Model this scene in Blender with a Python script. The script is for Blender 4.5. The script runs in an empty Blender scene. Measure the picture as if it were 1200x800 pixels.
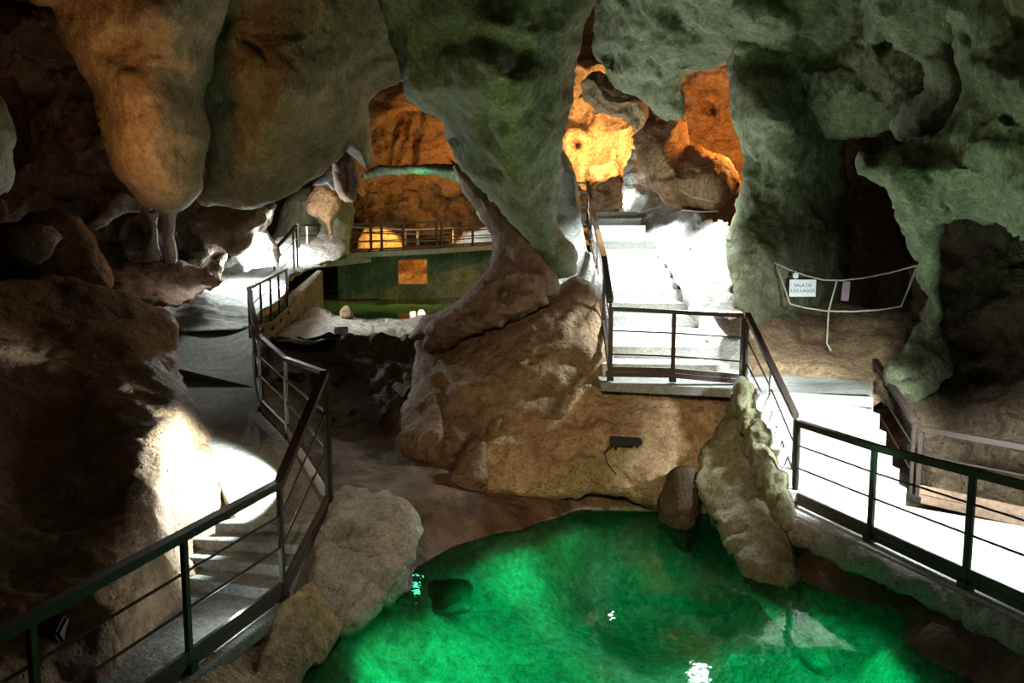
import bpy, bmesh, math
import numpy as np
from mathutils import Vector, Matrix, geometry

scene = bpy.context.scene
COL = scene.collection
# ------------------------------------------------------------------ camera
F_PX, W_PX, H_PX = 950.0, 1200, 800
PITCH = math.radians(7.0)
CAM = np.array([0.0, 0.0, 2.95])
cd = bpy.data.cameras.new('camera')
cd.sensor_width = 36.0
cd.lens = 36.0 * F_PX / W_PX
cd.clip_end = 200
co = bpy.data.objects.new('camera', cd)
COL.objects.link(co)
co.location = CAM
co.rotation_euler = (math.pi / 2 - PITCH, 0, 0)
scene.camera = co

_Fw = np.array([0, math.cos(PITCH), -math.sin(PITCH)])
_Up = np.array([0, math.sin(PITCH), math.cos(PITCH)])
_Rt = np.array([1.0, 0, 0])


def rays(px, py):
    px = np.atleast_1d(np.asarray(px, float)); py = np.atleast_1d(np.asarray(py, float))
    return ((px - W_PX / 2) / F_PX)[:, None] * _Rt + ((H_PX / 2 - py) / F_PX)[:, None] * _Up + _Fw


def atn(px, py, Y):
    d = rays(px, py)
    return CAM + d * (np.atleast_1d(Y) / d[:, 1])[:, None]


def at(px, py, Y):
    """point of the cave seen in the photograph at px,py, standing Y metres in front of the viewer"""
    return Vector(atn(px, py, Y)[0])


def az(px, py, z):
    """point of the cave seen in the photograph at px,py, lying at height z"""
    d = rays(px, py)[0]
    return Vector(CAM + d * ((z - CAM[2]) / d[2]))


# ------------------------------------------------------------------ noise
def _hash(ix, iy, iz, seed):
    h = (ix.astype(np.int64) * 374761393 + iy.astype(np.int64) * 668265263 + iz.astype(np.int64) * 2147483647 + seed * 974711)
    h = (h ^ (h >> 13)) * 1274126177
    h = h & 0xffffffff
    h = (h ^ (h >> 16)) & 0xffffff
    return h / float(0xffffff) * 2 - 1


def vnoise(P, seed=0):
    i = np.floor(P).astype(np.int64); f = P - i
    u = f * f * f * (f * (f * 6 - 15) + 10)
    r = 0
    for a in (0, 1):
        wa = u[:, 0] if a else 1 - u[:, 0]
        for b in (0, 1):
            wb = u[:, 1] if b else 1 - u[:, 1]
            for c in (0, 1):
                wc = u[:, 2] if c else 1 - u[:, 2]
                r = r + wa * wb * wc * _hash(i[:, 0] + a, i[:, 1] + b, i[:, 2] + c, seed)
    return r


def fbm(P, scale, octaves=4, seed=0, gain=0.5):
    r = np.zeros(len(P)); a = 1.0; s = 1.0 / scale
    for k in range(octaves):
        r += a * vnoise(P * s + 17.3 * k, seed + k)
        a *= gain; s *= 2.03
    return r


# ------------------------------------------------------------------ helpers: objects
def set_props(o, label=None, cat=None, group=None, kind=None):
    if label: o['label'] = label
    if cat: o['category'] = cat
    if group: o['group'] = group
    if kind: o['kind'] = kind
    return o


def link_mesh(name, verts, faces, mat=None, parent=None, smooth=False, origin=None):
    verts = np.asarray(verts, float)
    if origin is None:
        lo, hi = verts.min(0), verts.max(0)
        origin = np.array([(lo[0] + hi[0]) / 2, (lo[1] + hi[1]) / 2, lo[2]])
    me = bpy.data.meshes.new(name)
    me.from_pydata([tuple(v) for v in (verts - origin)], [], [tuple(f) for f in faces])
    me.validate(); me.update()
    bm = bmesh.new(); bm.from_mesh(me)
    bmesh.ops.recalc_face_normals(bm, faces=bm.faces)
    bm.to_mesh(me); bm.free()
    if smooth:
        me.polygons.foreach_set('use_smooth', [True] * len(me.polygons))
    if mat: me.materials.append(mat)
    o = bpy.data.objects.new(name, me)
    COL.objects.link(o)
    if parent is not None:
        o.parent = parent
        par_org = np.array(ORG.get(parent.name, (0, 0, 0)))
        o.location = tuple(origin - par_org)
    else:
        o.location = tuple(origin)
    ORG[o.name] = tuple(origin)
    return o


ORG = {}


def empty(name, loc, label, cat, group=None):
    o = bpy.data.objects.new(name, None)
    o.empty_display_size = 0.2
    COL.objects.link(o)
    o.location = loc
    ORG[o.name] = tuple(loc)
    set_props(o, label, cat, group)
    return o


def child(name, vf, mat, parent, smooth=False):
    return link_mesh(name, vf[0], vf[1], mat, parent, smooth, origin=np.array(ORG[parent.name]))


class MB:
    """collects simple solids into one mesh"""
    def __init__(s): s.v = []; s.f = []

    def add(s, v, f):
        n = len(s.v)
        s.v += [tuple(p) for p in v]
        s.f += [tuple(i + n for i in q) for q in f]
        return s

    def box(s, c, sx, sy, sz, rot=None, bev=0.0):
        bm = bmesh.new()
        bmesh.ops.create_cube(bm, size=1)
        bmesh.ops.scale(bm, vec=(sx, sy, sz), verts=bm.verts)
        if bev: bmesh.ops.bevel(bm, geom=bm.edges[:], offset=bev, segments=2, affect='EDGES')
        if rot is not None: bmesh.ops.transform(bm, matrix=rot.to_4x4(), verts=bm.verts)
        bmesh.ops.translate(bm, vec=c, verts=bm.verts)
        bm.verts.index_update()
        return s.add([v.co[:] for v in bm.verts], [[v.index for v in f.verts] for f in bm.faces])

    def sweep(s, pts, w, h, lift=0.0):
        """rectangular bar along a polyline, mitred, upright"""
        pts = [Vector(p) for p in pts]
        rings = []
        for i, p in enumerate(pts):
            a = (pts[i] - pts[i - 1]) if i > 0 else None
            b = (pts[i + 1] - pts[i]) if i < len(pts) - 1 else None
            def flat(t): t = Vector((t.x, t.y, 0)); return t.normalized()
            if a is None: t = flat(b); m = 1
            elif b is None: t = flat(a); m = 1
            else:
                fa, fb = flat(a), flat(b)
                t = (fa + fb).normalized()
                m = 1 / max(0.5, t.dot(fa))
            side = Vector((t.y, -t.x, 0)) * (w / 2 * m)
            z = Vector((0, 0, 1))
            rings.append([p + side + z * (lift - h), p - side + z * (lift - h), p - side + z * lift, p + side + z * lift])
        v = [q for r in rings for q in r]
        f = []
        for i in range(len(rings) - 1):
            for k in range(4):
                f.append((i * 4 + k, i * 4 + (k + 1) % 4, (i + 1) * 4 + (k + 1) % 4, (i + 1) * 4 + k))
        f.append((0, 1, 2, 3)); n = (len(rings) - 1) * 4
        f.append((n + 3, n + 2, n + 1, n))
        return s.add(v, f)

    def tube(s, pts, r, seg=8, r2=None):
        pts = [Vector(p) for p in pts]
        rings = []
        for i, p in enumerate(pts):
            t = (pts[min(i + 1, len(pts) - 1)] - pts[max(i - 1, 0)]).normalized()
            u = t.orthogonal().normalized() if i == 0 else (u - t * u.dot(t)).normalized()
            w = t.cross(u)
            rr = r if r2 is None else r + (r2 - r) * i / (len(pts) - 1)
            rings.append([p + (u * math.cos(2 * math.pi * k / seg) + w * math.sin(2 * math.pi * k / seg)) * rr for k in range(seg)])
        v = [q for rg in rings for q in rg]; f = []
        for i in range(len(rings) - 1):
            for k in range(seg):
                f.append((i * seg + k, i * seg + (k + 1) % seg, (i + 1) * seg + (k + 1) % seg, (i + 1) * seg + k))
        f.append(tuple(range(seg))[::-1]); n = (len(rings) - 1) * seg
        f.append(tuple(range(n, n + seg)))
        return s.add(v, f)

    def prism(s, top, depth, bottom_z=None):
        """solid under a polygon of points"""
        top = [Vector(p) for p in top]; n = len(top)
        bot = [Vector((p.x, p.y, bottom_z if bottom_z is not None else p.z - depth)) for p in top]
        f = [tuple(range(n)), tuple(range(2 * n - 1, n - 1, -1))]
        for i in range(n):
            j = (i + 1) % n
            f.append((i, j, n + j, n + i))
        return s.add(top + bot, f)

    @property
    def vf(s): return (s.v, s.f)


# ------------------------------------------------------------------ materials
def new_mat(name):
    m = bpy.data.materials.new(name)
    m.use_nodes = True
    nt = m.node_tree
    return m, nt, nt.nodes['Principled BSDF'], nt.links


def rgba(c): return (c[0], c[1], c[2], 1)


def rock_mat(name, c1, c2, c3=None, scale=1.0, rough=0.8, bump=0.35, streak=0.0, wet=0.0):
    m, nt, b, L = new_mat(name)
    N = nt.nodes.new
    tc = N('ShaderNodeTexCoord')
    mp = N('ShaderNodeMapping')
    mp.inputs['Scale'].default_value = (1, 1, 1 - streak)
    L.new(tc.outputs['Object'], mp.inputs['Vector'])
    n1 = N('ShaderNodeTexNoise'); n1.inputs['Scale'].default_value = 0.9 * scale
    n1.inputs['Detail'].default_value = 9; n1.inputs['Roughness'].default_value = 0.62
    n1.inputs['Distortion'].default_value = 0.2
    n2 = N('ShaderNodeTexNoise'); n2.inputs['Scale'].default_value = 7 * scale
    n2.inputs['Detail'].default_value = 8; n2.inputs['Roughness'].default_value = 0.7
    n3 = N('ShaderNodeTexNoise'); n3.inputs['Scale'].default_value = 28 * scale
    n3.inputs['Detail'].default_value = 5
    for n in (n1, n2, n3): L.new(mp.outputs['Vector'], n.inputs['Vector'])
    r1 = N('ShaderNodeValToRGB')
    r1.color_ramp.elements[0].position = 0.36; r1.color_ramp.elements[0].color = rgba(c2)
    r1.color_ramp.elements[1].position = 0.62; r1.color_ramp.elements[1].color = rgba(c1)
    L.new(n1.outputs['Fac'], r1.inputs['Fac'])
    r2 = N('ShaderNodeValToRGB')
    r2.color_ramp.elements[0].position = 0.42; r2.color_ramp.elements[0].color = (0, 0, 0, 1)
    r2.color_ramp.elements[1].position = 0.68; r2.color_ramp.elements[1].color = (1, 1, 1, 1)
    L.new(n2.outputs['Fac'], r2.inputs['Fac'])
    mx = N('ShaderNodeMix'); mx.data_type = 'RGBA'
    c3 = c3 or tuple(0.45 * x for x in c2)
    L.new(r1.outputs['Color'], mx.inputs[6]); mx.inputs[7].default_value = rgba(c3)
    mm = N('ShaderNodeMath'); mm.operation = 'MULTIPLY'; mm.inputs[1].default_value = 0.75
    L.new(r2.outputs['Color'], mm.inputs[0]); L.new(mm.outputs[0], mx.inputs[0])
    # fine grain and dark pits
    r3 = N('ShaderNodeValToRGB')
    r3.color_ramp.elements[0].position = 0.3; r3.color_ramp.elements[0].color = (.35, .33, .3, 1)
    r3.color_ramp.elements[1].position = 0.62; r3.color_ramp.elements[1].color = (1.15, 1.15, 1.15, 1)
    L.new(n3.outputs['Fac'], r3.inputs['Fac'])
    mg = N('ShaderNodeMix'); mg.data_type = 'RGBA'; mg.blend_type = 'MULTIPLY'; mg.inputs[0].default_value = 0.75
    L.new(mx.outputs[2], mg.inputs[6]); L.new(r3.outputs['Color'], mg.inputs[7])
    L.new(mg.outputs[2], b.inputs['Base Color'])
    b.inputs['Roughness'].default_value = rough
    b.inputs['Specular IOR Level'].default_value = 0.3 + wet
    n4 = N('ShaderNodeTexNoise'); n4.inputs['Scale'].default_value = 3.2 * scale; n4.inputs['Detail'].default_value = 10
    n4.inputs['Roughness'].default_value = 0.58; L.new(tc.outputs['Object'], n4.inputs['Vector'])
    vo = N('ShaderNodeTexVoronoi'); vo.inputs['Scale'].default_value = 9 * scale; L.new(mp.outputs['Vector'], vo.inputs['Vector'])
    vr = N('ShaderNodeMapRange'); vr.inputs['From Min'].default_value = 0.0; vr.inputs['From Max'].default_value = 0.22
    vr.inputs['To Min'].default_value = -0.22; vr.inputs['To Max'].default_value = 0.0
    L.new(vo.outputs['Distance'], vr.inputs['Value'])
    a0 = N('ShaderNodeMath'); a0.operation = 'ADD'; L.new(n4.outputs['Fac'], a0.inputs[0]); L.new(vr.outputs[0], a0.inputs[1])
    a1 = N('ShaderNodeMath'); a1.operation = 'MULTIPLY_ADD'
    L.new(n2.outputs['Fac'], a1.inputs[0]); a1.inputs[1].default_value = 0.25; L.new(a0.outputs[0], a1.inputs[2])
    bp = N('ShaderNodeBump'); bp.inputs['Strength'].default_value = min(1, bump * 1.9); bp.inputs['Distance'].default_value = 0.16
    L.new(a1.outputs[0], bp.inputs['Height']); L.new(bp.outputs['Normal'], b.inputs['Normal'])
    return m


def plain_mat(name, c, rough=0.5, metal=0.0, c2=None, scale=12, bump=0.0):
    m, nt, b, L = new_mat(name)
    N = nt.nodes.new
    tc = N('ShaderNodeTexCoord')
    n1 = N('ShaderNodeTexNoise'); n1.inputs['Scale'].default_value = scale; n1.inputs['Detail'].default_value = 6
    L.new(tc.outputs['Object'], n1.inputs['Vector'])
    r = N('ShaderNodeValToRGB')
    c2 = c2 or tuple(0.7 * x for x in c)
    r.color_ramp.elements[0].position = 0.35; r.color_ramp.elements[0].color = rgba(c2)
    r.color_ramp.elements[1].position = 0.65; r.color_ramp.elements[1].color = rgba(c)
    L.new(n1.outputs['Fac'], r.inputs['Fac']); L.new(r.outputs['Color'], b.inputs['Base Color'])
    b.inputs['Roughness'].default_value = rough; b.inputs['Metallic'].default_value = metal
    if bump:
        bp = N('ShaderNodeBump'); bp.inputs['Strength'].default_value = bump; bp.inputs['Distance'].default_value = 0.02
        L.new(n1.outputs['Fac'], bp.inputs['Height']); L.new(bp.outputs['Normal'], b.inputs['Normal'])
    return m


M = {
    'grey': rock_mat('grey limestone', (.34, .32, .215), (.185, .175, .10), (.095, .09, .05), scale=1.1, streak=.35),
    'greyfine': rock_mat('fine grey limestone', (.36, .34, .27), (.24, .22, .16), (.12, .11, .08), scale=1.6, streak=.2, bump=.25),
    'green': rock_mat('mossy limestone', (.33, .345, .215), (.15, .165, .095), (.07, .078, .045), scale=1.3, streak=.3),
    'tan': rock_mat('tan limestone', (.62, .45, .26), (.36, .24, .13), (.18, .11, .06), scale=1.5, bump=.5),
    'tandark': rock_mat('brown tan limestone', (.38, .255, .15), (.2, .125, .07), (.09, .055, .03), scale=1.3, bump=.45),
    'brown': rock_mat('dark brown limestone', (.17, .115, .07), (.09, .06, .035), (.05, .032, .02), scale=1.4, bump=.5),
    'wetbrown': rock_mat('wet brown mud', (.20, .125, .075), (.11, .07, .042), (.05, .032, .02), scale=1.2, rough=.45, bump=.25, wet=.2),
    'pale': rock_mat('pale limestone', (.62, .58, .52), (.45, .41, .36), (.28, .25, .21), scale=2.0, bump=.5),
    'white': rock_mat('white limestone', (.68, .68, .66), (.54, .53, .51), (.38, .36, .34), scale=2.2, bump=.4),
    'pink': rock_mat('reddish flowstone', (.40, .27, .215), (.25, .15, .115), (.13, .08, .06), scale=1.5, bump=.3),
    'ochre': rock_mat('ochre limestone', (.55, .36, .20), (.38, .22, .11), (.14, .07, .035), scale=1.2, bump=.5),
    'concrete': rock_mat('trodden concrete', (.34, .34, .32), (.24, .24, .225), (.15, .15, .14), scale=1.6, bump=.15),
    'step': rock_mat('white worn steps', (.68, .69, .68), (.57, .58, .57), (.46, .46, .44), scale=2, bump=.15),
    'rail': plain_mat('dark brown railing paint', (.034, .022, .017), .5, 0, (.022, .014, .011), 30),
    'wood': plain_mat('dark timber boards', (.06, .038, .026), .65, 0, (.035, .022, .015), 20, .3),
    'timberlight': plain_mat('worn brown timber', (.30, .19, .13), .6, 0, (.2, .12, .08), 20, .3),
    'steel': plain_mat('brushed steel', (.55, .55, .56), .35, .6, (.4, .4, .42), 30),
    'black': plain_mat('black lamp housing', (.018, .016, .014), .5, 0, (.01, .009, .008), 20),
    'rope': plain_mat('pale rope', (.55, .52, .45), .85, 0, (.38, .35, .3), 80),
    'sign': plain_mat('white sign board', (.80, .84, .88), .5, 0, (.74, .79, .84), 6),
    'ink': plain_mat('dark sign lettering', (.06, .08, .10), .6, 0, (.05, .06, .08), 6),
    'mauve': plain_mat('mauve painted board', (.36, .26, .30), .6, 0, (.28, .2, .23), 9),
}


def bed_mat(name):
    """pale algae-free rock that lies under water, wet brown mud on the banks above it"""
    m = rock_mat(name, (.60, .62, .52), (.30, .32, .24), (.10, .10, .07), scale=1.5, bump=.5, rough=.6)
    nt = m.node_tree; L = nt.links; N = nt.nodes.new
    b = nt.nodes['Principled BSDF']
    src = b.inputs['Base Color'].links[0].from_socket
    g = N('ShaderNodeNewGeometry'); sp = N('ShaderNodeSeparateXYZ'); L.new(g.outputs['Position'], sp.inputs[0])
    nz = N('ShaderNodeTexNoise'); nz.inputs['Scale'].default_value = 2.5; L.new(g.outputs['Position'], nz.inputs['Vector'])
    ad = N('ShaderNodeMath'); ad.operation = 'MULTIPLY_ADD'; L.new(nz.outputs['Fac'], ad.inputs[0]); ad.inputs[1].default_value = .08; L.new(sp.outputs['Z'], ad.inputs[2])
    mr = N('ShaderNodeMapRange'); mr.inputs['From Min'].default_value = -.50; mr.inputs['From Max'].default_value = -.44
    L.new(ad.outputs[0], mr.inputs['Value'])
    n2 = N('ShaderNodeTexNoise'); n2.inputs['Scale'].default_value = 3; n2.inputs['Detail'].default_value = 9; L.new(g.outputs['Position'], n2.inputs['Vector'])
    r = N('ShaderNodeValToRGB')
    r.color_ramp.elements[0].position = .35; r.color_ramp.elements[0].color = (.075, .045, .026, 1)
    r.color_ramp.elements[1].position = .68; r.color_ramp.elements[1].color = (.23, .135, .075, 1)
    L.new(n2.outputs['Fac'], r.inputs['Fac'])
    mx = N('ShaderNodeMix'); mx.data_type = 'RGBA'
    L.new(mr.outputs[0], mx.inputs[0]); L.new(src, mx.inputs[6]); L.new(r.outputs['Color'], mx.inputs[7])
    L.new(mx.outputs[2], b.inputs['Base Color'])
    return m


M['bed'] = bed_mat('pool bed and muddy bank')


def water_mat(name, tint, rough=0.02, wave=5.0, strength=0.12):
    m, nt, b, L = new_mat(name)
    N = nt.nodes.new
    nt.nodes.remove(b)
    out = nt.nodes['Material Output']
    tr = N('ShaderNodeBsdfTransparent'); tr.inputs['Color'].default_value = rgba(tint)
    gl = N('ShaderNodeBsdfGlossy'); gl.inputs['Roughness'].default_value = rough
    fr = N('ShaderNodeFresnel'); fr.inputs['IOR'].default_value = 1.33
    mix = N('ShaderNodeMixShader')
    tc = N('ShaderNodeTexCoord'); n1 = N('ShaderNodeTexNoise')
    n1.inputs['Scale'].default_value = wave; n1.inputs['Detail'].default_value = 3
    L.new(tc.outputs['Object'], n1.inputs['Vector'])
    bp = N('ShaderNodeBump'); bp.inputs['Strength'].default_value = strength; bp.inputs['Distance'].default_value = 0.02
    L.new(n1.outputs['Fac'], bp.inputs['Height'])
    L.new(bp.outputs['Normal'], gl.inputs['Normal']); L.new(bp.outputs['Normal'], fr.inputs['Normal'])
    L.new(fr.outputs['Fac'], mix.inputs[0]); L.new(tr.outputs[0], mix.inputs[1]); L.new(gl.outputs[0], mix.inputs[2])
    L.new(mix.outputs[0], out.inputs['Surface'])
    return m


M['water'] = water_mat('clear green pool water', (.55, .95, .75))
M['water_far'] = water_mat('still upper pool water', (.45, .9, .65), .03, 3, .1)


# ------------------------------------------------------------------ rock builder
def catmull(pts, step):
    pts = np.asarray(pts, float); n = len(pts); out = []
    for i in range(n):
        p0, p1, p2, p3 = pts[i - 1], pts[i], pts[(i + 1) % n], pts[(i + 2) % n]
        k = max(1, int(round(np.linalg.norm(p2 - p1) / step)))
        for j in range(k):
            t = j / k
            out.append(0.5 * ((2 * p1) + (-p0 + p2) * t + (2 * p0 - 5 * p1 + 4 * p2 - p3) * t * t + (-p0 + 3 * p1 - 3 * p2 + p3) * t ** 3))
    return np.array(out)


def depth_fn(spec):
    if not isinstance(spec, (list, tuple)):
        return lambda q: np.full(len(q), float(spec))
    c = np.array(spec, float); P, Y = c[:, :2] / 100.0, c[:, 2]
    if len(c) < 4:
        def f(q):
            d = ((q[:, None, :] / 100 - P[None]) ** 2).sum(-1) + 1e-3
            w = 1 / d
            return (w * Y).sum(1) / w.sum(1)
        return f
    n = len(P)
    def ker(r2): return np.where(r2 > 1e-12, 0.5 * r2 * np.log(np.maximum(r2, 1e-12)), 0)
    A = np.zeros((n + 3, n + 3))
    A[:n, :n] = ker(((P[:, None] - P[None]) ** 2).sum(-1)) + np.eye(n) * 0.02
    A[:n, n] = 1; A[:n, n + 1:] = P; A[n, :n] = 1; A[n + 1:, :n] = P.T
    w = np.linalg.solve(A, np.concatenate([Y, [0, 0, 0]]))
    lo, hi = Y.min() - 0.6, Y.max() + 0.6
    def f(q):
        q = q / 100
        K = ker(((q[:, None] - P[None]) ** 2).sum(-1))
        return np.clip(K @ w[:n] + w[n] + q @ w[n + 1:], lo, hi)
    return f


def seg_dist(q, a, b):
    ab = b - a; t = np.clip(((q - a) @ ab) / max(1e-9, ab @ ab), 0, 1)
    return np.linalg.norm(q - (a + t[:, None] * ab), axis=1)


def poly_dist(q, pl, closed):
    d = np.full(len(q), 1e9)
    pl = np.asarray(pl, float); n = len(pl)
    for i in range(n if closed else n - 1):
        d = np.minimum(d, seg_dist(q, pl[i], pl[(i + 1) % n]))
    return d


def inside(q, pl):
    x, y = q[:, 0], q[:, 1]; c = np.zeros(len(q), bool); n = len(pl)
    for i in range(n):
        x1, y1 = pl[i]; x2, y2 = pl[(i + 1) % n]
        if y1 == y2: continue
        m = ((y1 > y) != (y2 > y)) & (x < (x2 - x1) * (y - y1) / (y2 - y1) + x1)
        c ^= m
    return c


def body(name, outline, Y, T=0.8, R=None, back=None, amp=0.05, lump=0.15, nscale=0.35, lscale=1.2, step=None, mat='grey',
         bumps=(), creases=(), seed=1, label=None, cat=None, group=None, kind=None, smoothline=True, ridged=0.0, parent=None):
    """a closed lump of rock: an outline at its own distance, rounded over towards the front and the back"""
    yf = depth_fn(Y)
    R = R or T
    y0 = float(np.mean(yf(np.asarray(outline, float))))
    step = step or max(2.6, 0.05 * F_PX / y0)
    bl = catmull(outline, step) if smoothline else np.asarray(outline, float)
    lo, hi = bl.min(0), bl.max(0)
    gx, gy = np.meshgrid(np.arange(lo[0], hi[0], step), np.arange(lo[1], hi[1], step * .9))
    gx = gx + (np.arange(gx.shape[0]) % 2)[:, None] * step / 2
    g = np.stack([gx.ravel(), gy.ravel()], 1)
    g = g[inside(g, bl)]
    # distance to the outline (coarse outline is enough)
    d_all = poly_dist(g, bl[::2] if len(bl) > 60 else bl, True) if len(g) else np.zeros(0)
    g = g[d_all > step * .45]; d = d_all[d_all > step * .45]
    nb = len(bl)
    allp = [Vector(p) for p in bl] + [Vector(p) for p in g]
    edges = [(i, (i + 1) % nb) for i in range(nb)]
    vs, _, fs, ov, _, _ = geometry.delaunay_2d_cdt(allp, edges, [], 1, 1e-4)
    q = np.array([(v[0], v[1]) for v in vs])
    dist = np.zeros(len(q)); isb = np.ones(len(q), bool)
    for i, o in enumerate(ov):
        if o and min(o) >= nb:
            dist[i] = d[min(o) - nb]; isb[i] = False
    Yq = yf(q)
    dm = dist * Yq / F_PX
    prof = np.sqrt(np.clip(1 - (1 - np.clip(dm / R, 0, 1)) ** 2, 0, 1))
    h = T * prof
    base = atn(q[:, 0], q[:, 1], Yq)
    for bx, by, br, bh in bumps:
        h = h + bh * np.exp(-((q[:, 0] - bx) ** 2 + (q[:, 1] - by) ** 2) / (2 * (br * .6) ** 2)) * np.minimum(1, prof * 1.5)
    for pl, wd, dp in creases:
        dd = poly_dist(q, pl, False) * (1 + .55 * fbm(base, .35, 3, seed + 7)) + 3 * fbm(base, .5, 2, seed + 9) * wd / 6
        h = h - dp * (.75 + .6 * fbm(base, .8, 2, seed + 3)) * np.exp(-(dd / wd) ** 2) * np.minimum(1, prof * 1.6)
    bk = back if back is not None else T
    n1 = fbm(base, lscale, 3, seed)
    if ridged: n1 = n1 - ridged * np.abs(fbm(base, lscale * .6, 3, seed + 50))
    h = h + lump * n1 * prof
    front = atn(q[:, 0], q[:, 1], Yq - h)
    hb = bk * prof + .02
    backp = atn(q[:, 0], q[:, 1], Yq + hb)
    for P in (front, backp):
        for k in range(3):
            P[:, k] += amp * fbm(P * 1.0, nscale, 4, seed + 100 + k * 13)
    backp[isb] = front[isb]
    idx = np.arange(len(q)); bi = idx.copy()
    inner = np.where(~isb)[0]
    bi[inner] = len(q) + np.arange(len(inner))
    verts = np.concatenate([front, backp[inner]])
    faces = [tuple(f) for f in fs] + [tuple(bi[j] for j in f[::-1]) for f in fs]
    faces = [f for f in faces if len(set(f)) > 2]
    if parent is not None:
        o = child(name, (verts, faces), M[mat], parent, True)
    else:
        o = link_mesh(name, verts, faces, M[mat], None, True)
    return set_props(o, label, cat, group, kind)


def field(name, pts, x0, x1, y0, y1, step, mat, amp=.04, nscale=.5, seed=3, kind='structure', thick=.5, label=None, cat=None, lim=None):
    """ground whose height is known at some points; a thick sheet"""
    c = np.array([tuple(p) for p in pts]); f = depth_fn([tuple(r) for r in np.c_[c[:, :2] * 100, c[:, 2]]])
    xs = np.arange(x0, x1 + 1e-6, step); ys = np.arange(y0, y1 + 1e-6, step)
    X, Yy = np.meshgrid(xs, ys)
    q = np.stack([X.ravel(), Yy.ravel()], 1)
    z = f(q * 100)
    if lim: z = np.clip(z, *lim)
    P = np.c_[q, z]
    P[:, 2] += amp * fbm(P, nscale, 4, seed)
    nx, ny = len(xs), len(ys)
    faces = [(j * nx + i, j * nx + i + 1, (j + 1) * nx + i + 1, (j + 1) * nx + i) for j in range(ny - 1) for i in range(nx - 1)]
    o = link_mesh(name, P, faces, M[mat], None, True)
    return set_props(o, label, cat, None, kind)


# ================================================================== THE CAVE SHELL
def shell(name, fn, nu, nv, mat, seed, label, amp=.7):
    u, v = np.meshgrid(np.linspace(0, 1, nu), np.linspace(0, 1, nv))
    P = fn(u.ravel(), v.ravel())
    for k in range(3):
        P[:, k] += amp * fbm(P, 3.0, 4, seed)
    faces = [(j * nu + i, j * nu + i + 1, (j + 1) * nu + i + 1, (j + 1) * nu + i) for j in range(nv - 1) for i in range(nu - 1)]
    return set_props(link_mesh(name, P, faces, M[mat], None, True), label, 'cave wall', None, 'structure')


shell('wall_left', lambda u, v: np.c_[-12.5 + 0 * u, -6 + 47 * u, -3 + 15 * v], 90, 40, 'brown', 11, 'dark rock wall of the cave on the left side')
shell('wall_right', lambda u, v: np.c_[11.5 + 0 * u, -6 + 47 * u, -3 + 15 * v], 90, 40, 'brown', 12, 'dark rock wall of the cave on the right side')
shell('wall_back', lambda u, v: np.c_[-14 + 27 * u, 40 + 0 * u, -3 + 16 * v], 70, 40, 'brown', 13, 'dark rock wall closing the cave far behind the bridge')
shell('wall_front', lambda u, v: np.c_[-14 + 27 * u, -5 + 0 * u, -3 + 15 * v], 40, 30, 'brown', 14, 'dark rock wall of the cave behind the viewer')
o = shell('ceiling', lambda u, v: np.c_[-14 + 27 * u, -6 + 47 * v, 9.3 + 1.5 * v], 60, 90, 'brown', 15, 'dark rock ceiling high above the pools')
o['category'] = 'ceiling'

# ------------------------------------------------------------------ ground
G = []
for px, py, z in [
    (345, 797, -.5), (400, 742, -.5), (482, 692, -.5), (487, 670, -.5), (505, 652, -.5), (560, 632, -.5), (610, 622, -.5), (650, 606, -.5),
    (700, 595, -.5), (745, 590, -.5), (800, 600, -.5), (945, 682, -.5), (1000, 705, -.5), (1060, 745, -.5), (1150, 800, -.5),
    (520, 700, -.85), (600, 700, -1.0), (560, 760, -1.05), (650, 760, -1.25), (700, 680, -1.3), (760, 700, -1.5), (800, 770, -1.5), (880, 740, -1.5),
    (650, 650, -.85), (760, 640, -1.3), (1000, 770, -1.0), (450, 770, -.9), (700, 790, -1.4), (590, 655, -.75),
    (480, 605, -.2), (430, 560, 0), (600, 592, -.32), (700, 572, -.36), (420, 690, -.35), (1000, 665, -.28), (1135, 735, -.24), (1195, 790, -.33), (560, 600, -.28), (460, 520, .15),
    (420, 500, .2), (600, 575, -.25), (330, 740, -.35), (940, 650, -.35)]:
    G.append(az(px, py, z))
for x, y, z in [(-6, 2, -.4), (-6, 14, .3), (7, 2, -.4), (8, 14, .2), (0, 15, .3), (-1, 2.5, -1.2), (2, 2.5, -1.2), (5, 8, -.3), (-4, 8, -.3), (4, 5.0, -.6), (0, 0, -1), (6, 9.5, -.3)]:
    G.append(Vector((x, y, z)))
field('floor', G, -8, 9, 0, 15.5, .07, 'bed', amp=.05, nscale=.5, seed=21, label='pale rocky cave floor and bed of the green pool', cat='cave floor', lim=(-1.7, .4))
field('floor_back', [Vector(p) for p in [(-12, 14, .5), (12, 14, .5), (-12, 39, .6), (12, 39, .6), (0, 24, .35), (-3, 22, .3)]], -12, 11, 15.0, 39.5, .3, 'pale', amp=.15, nscale=1.5,
      seed=22, label='dark cave floor under the upper pool', cat='cave floor')

# ------------------------------------------------------------------ water
w0 = [(-6.5, 1.5), (7.5, 1.5), (7.5, 8), (3.2, 10.2), (-1.5, 10.2), (-3.8, 8)]
o = link_mesh('pool_water', [(x, y, -.5) for x, y in w0], [tuple(range(6))], M['water'])
set_props(o, 'emerald green lit water of the large pool in front', 'pool', None, 'thing')
w1 = [(-6.2, 19.0), (2.5, 17.5), (2.5, 32), (-8, 32)]
o = link_mesh('upper_pool_water', [(x, y, 1.0) for x, y in w1], [tuple(range(4))], M['water_far'])
set_props(o, 'still dark green water of the pool beneath the bridge', 'pool', None, 'thing')

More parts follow.
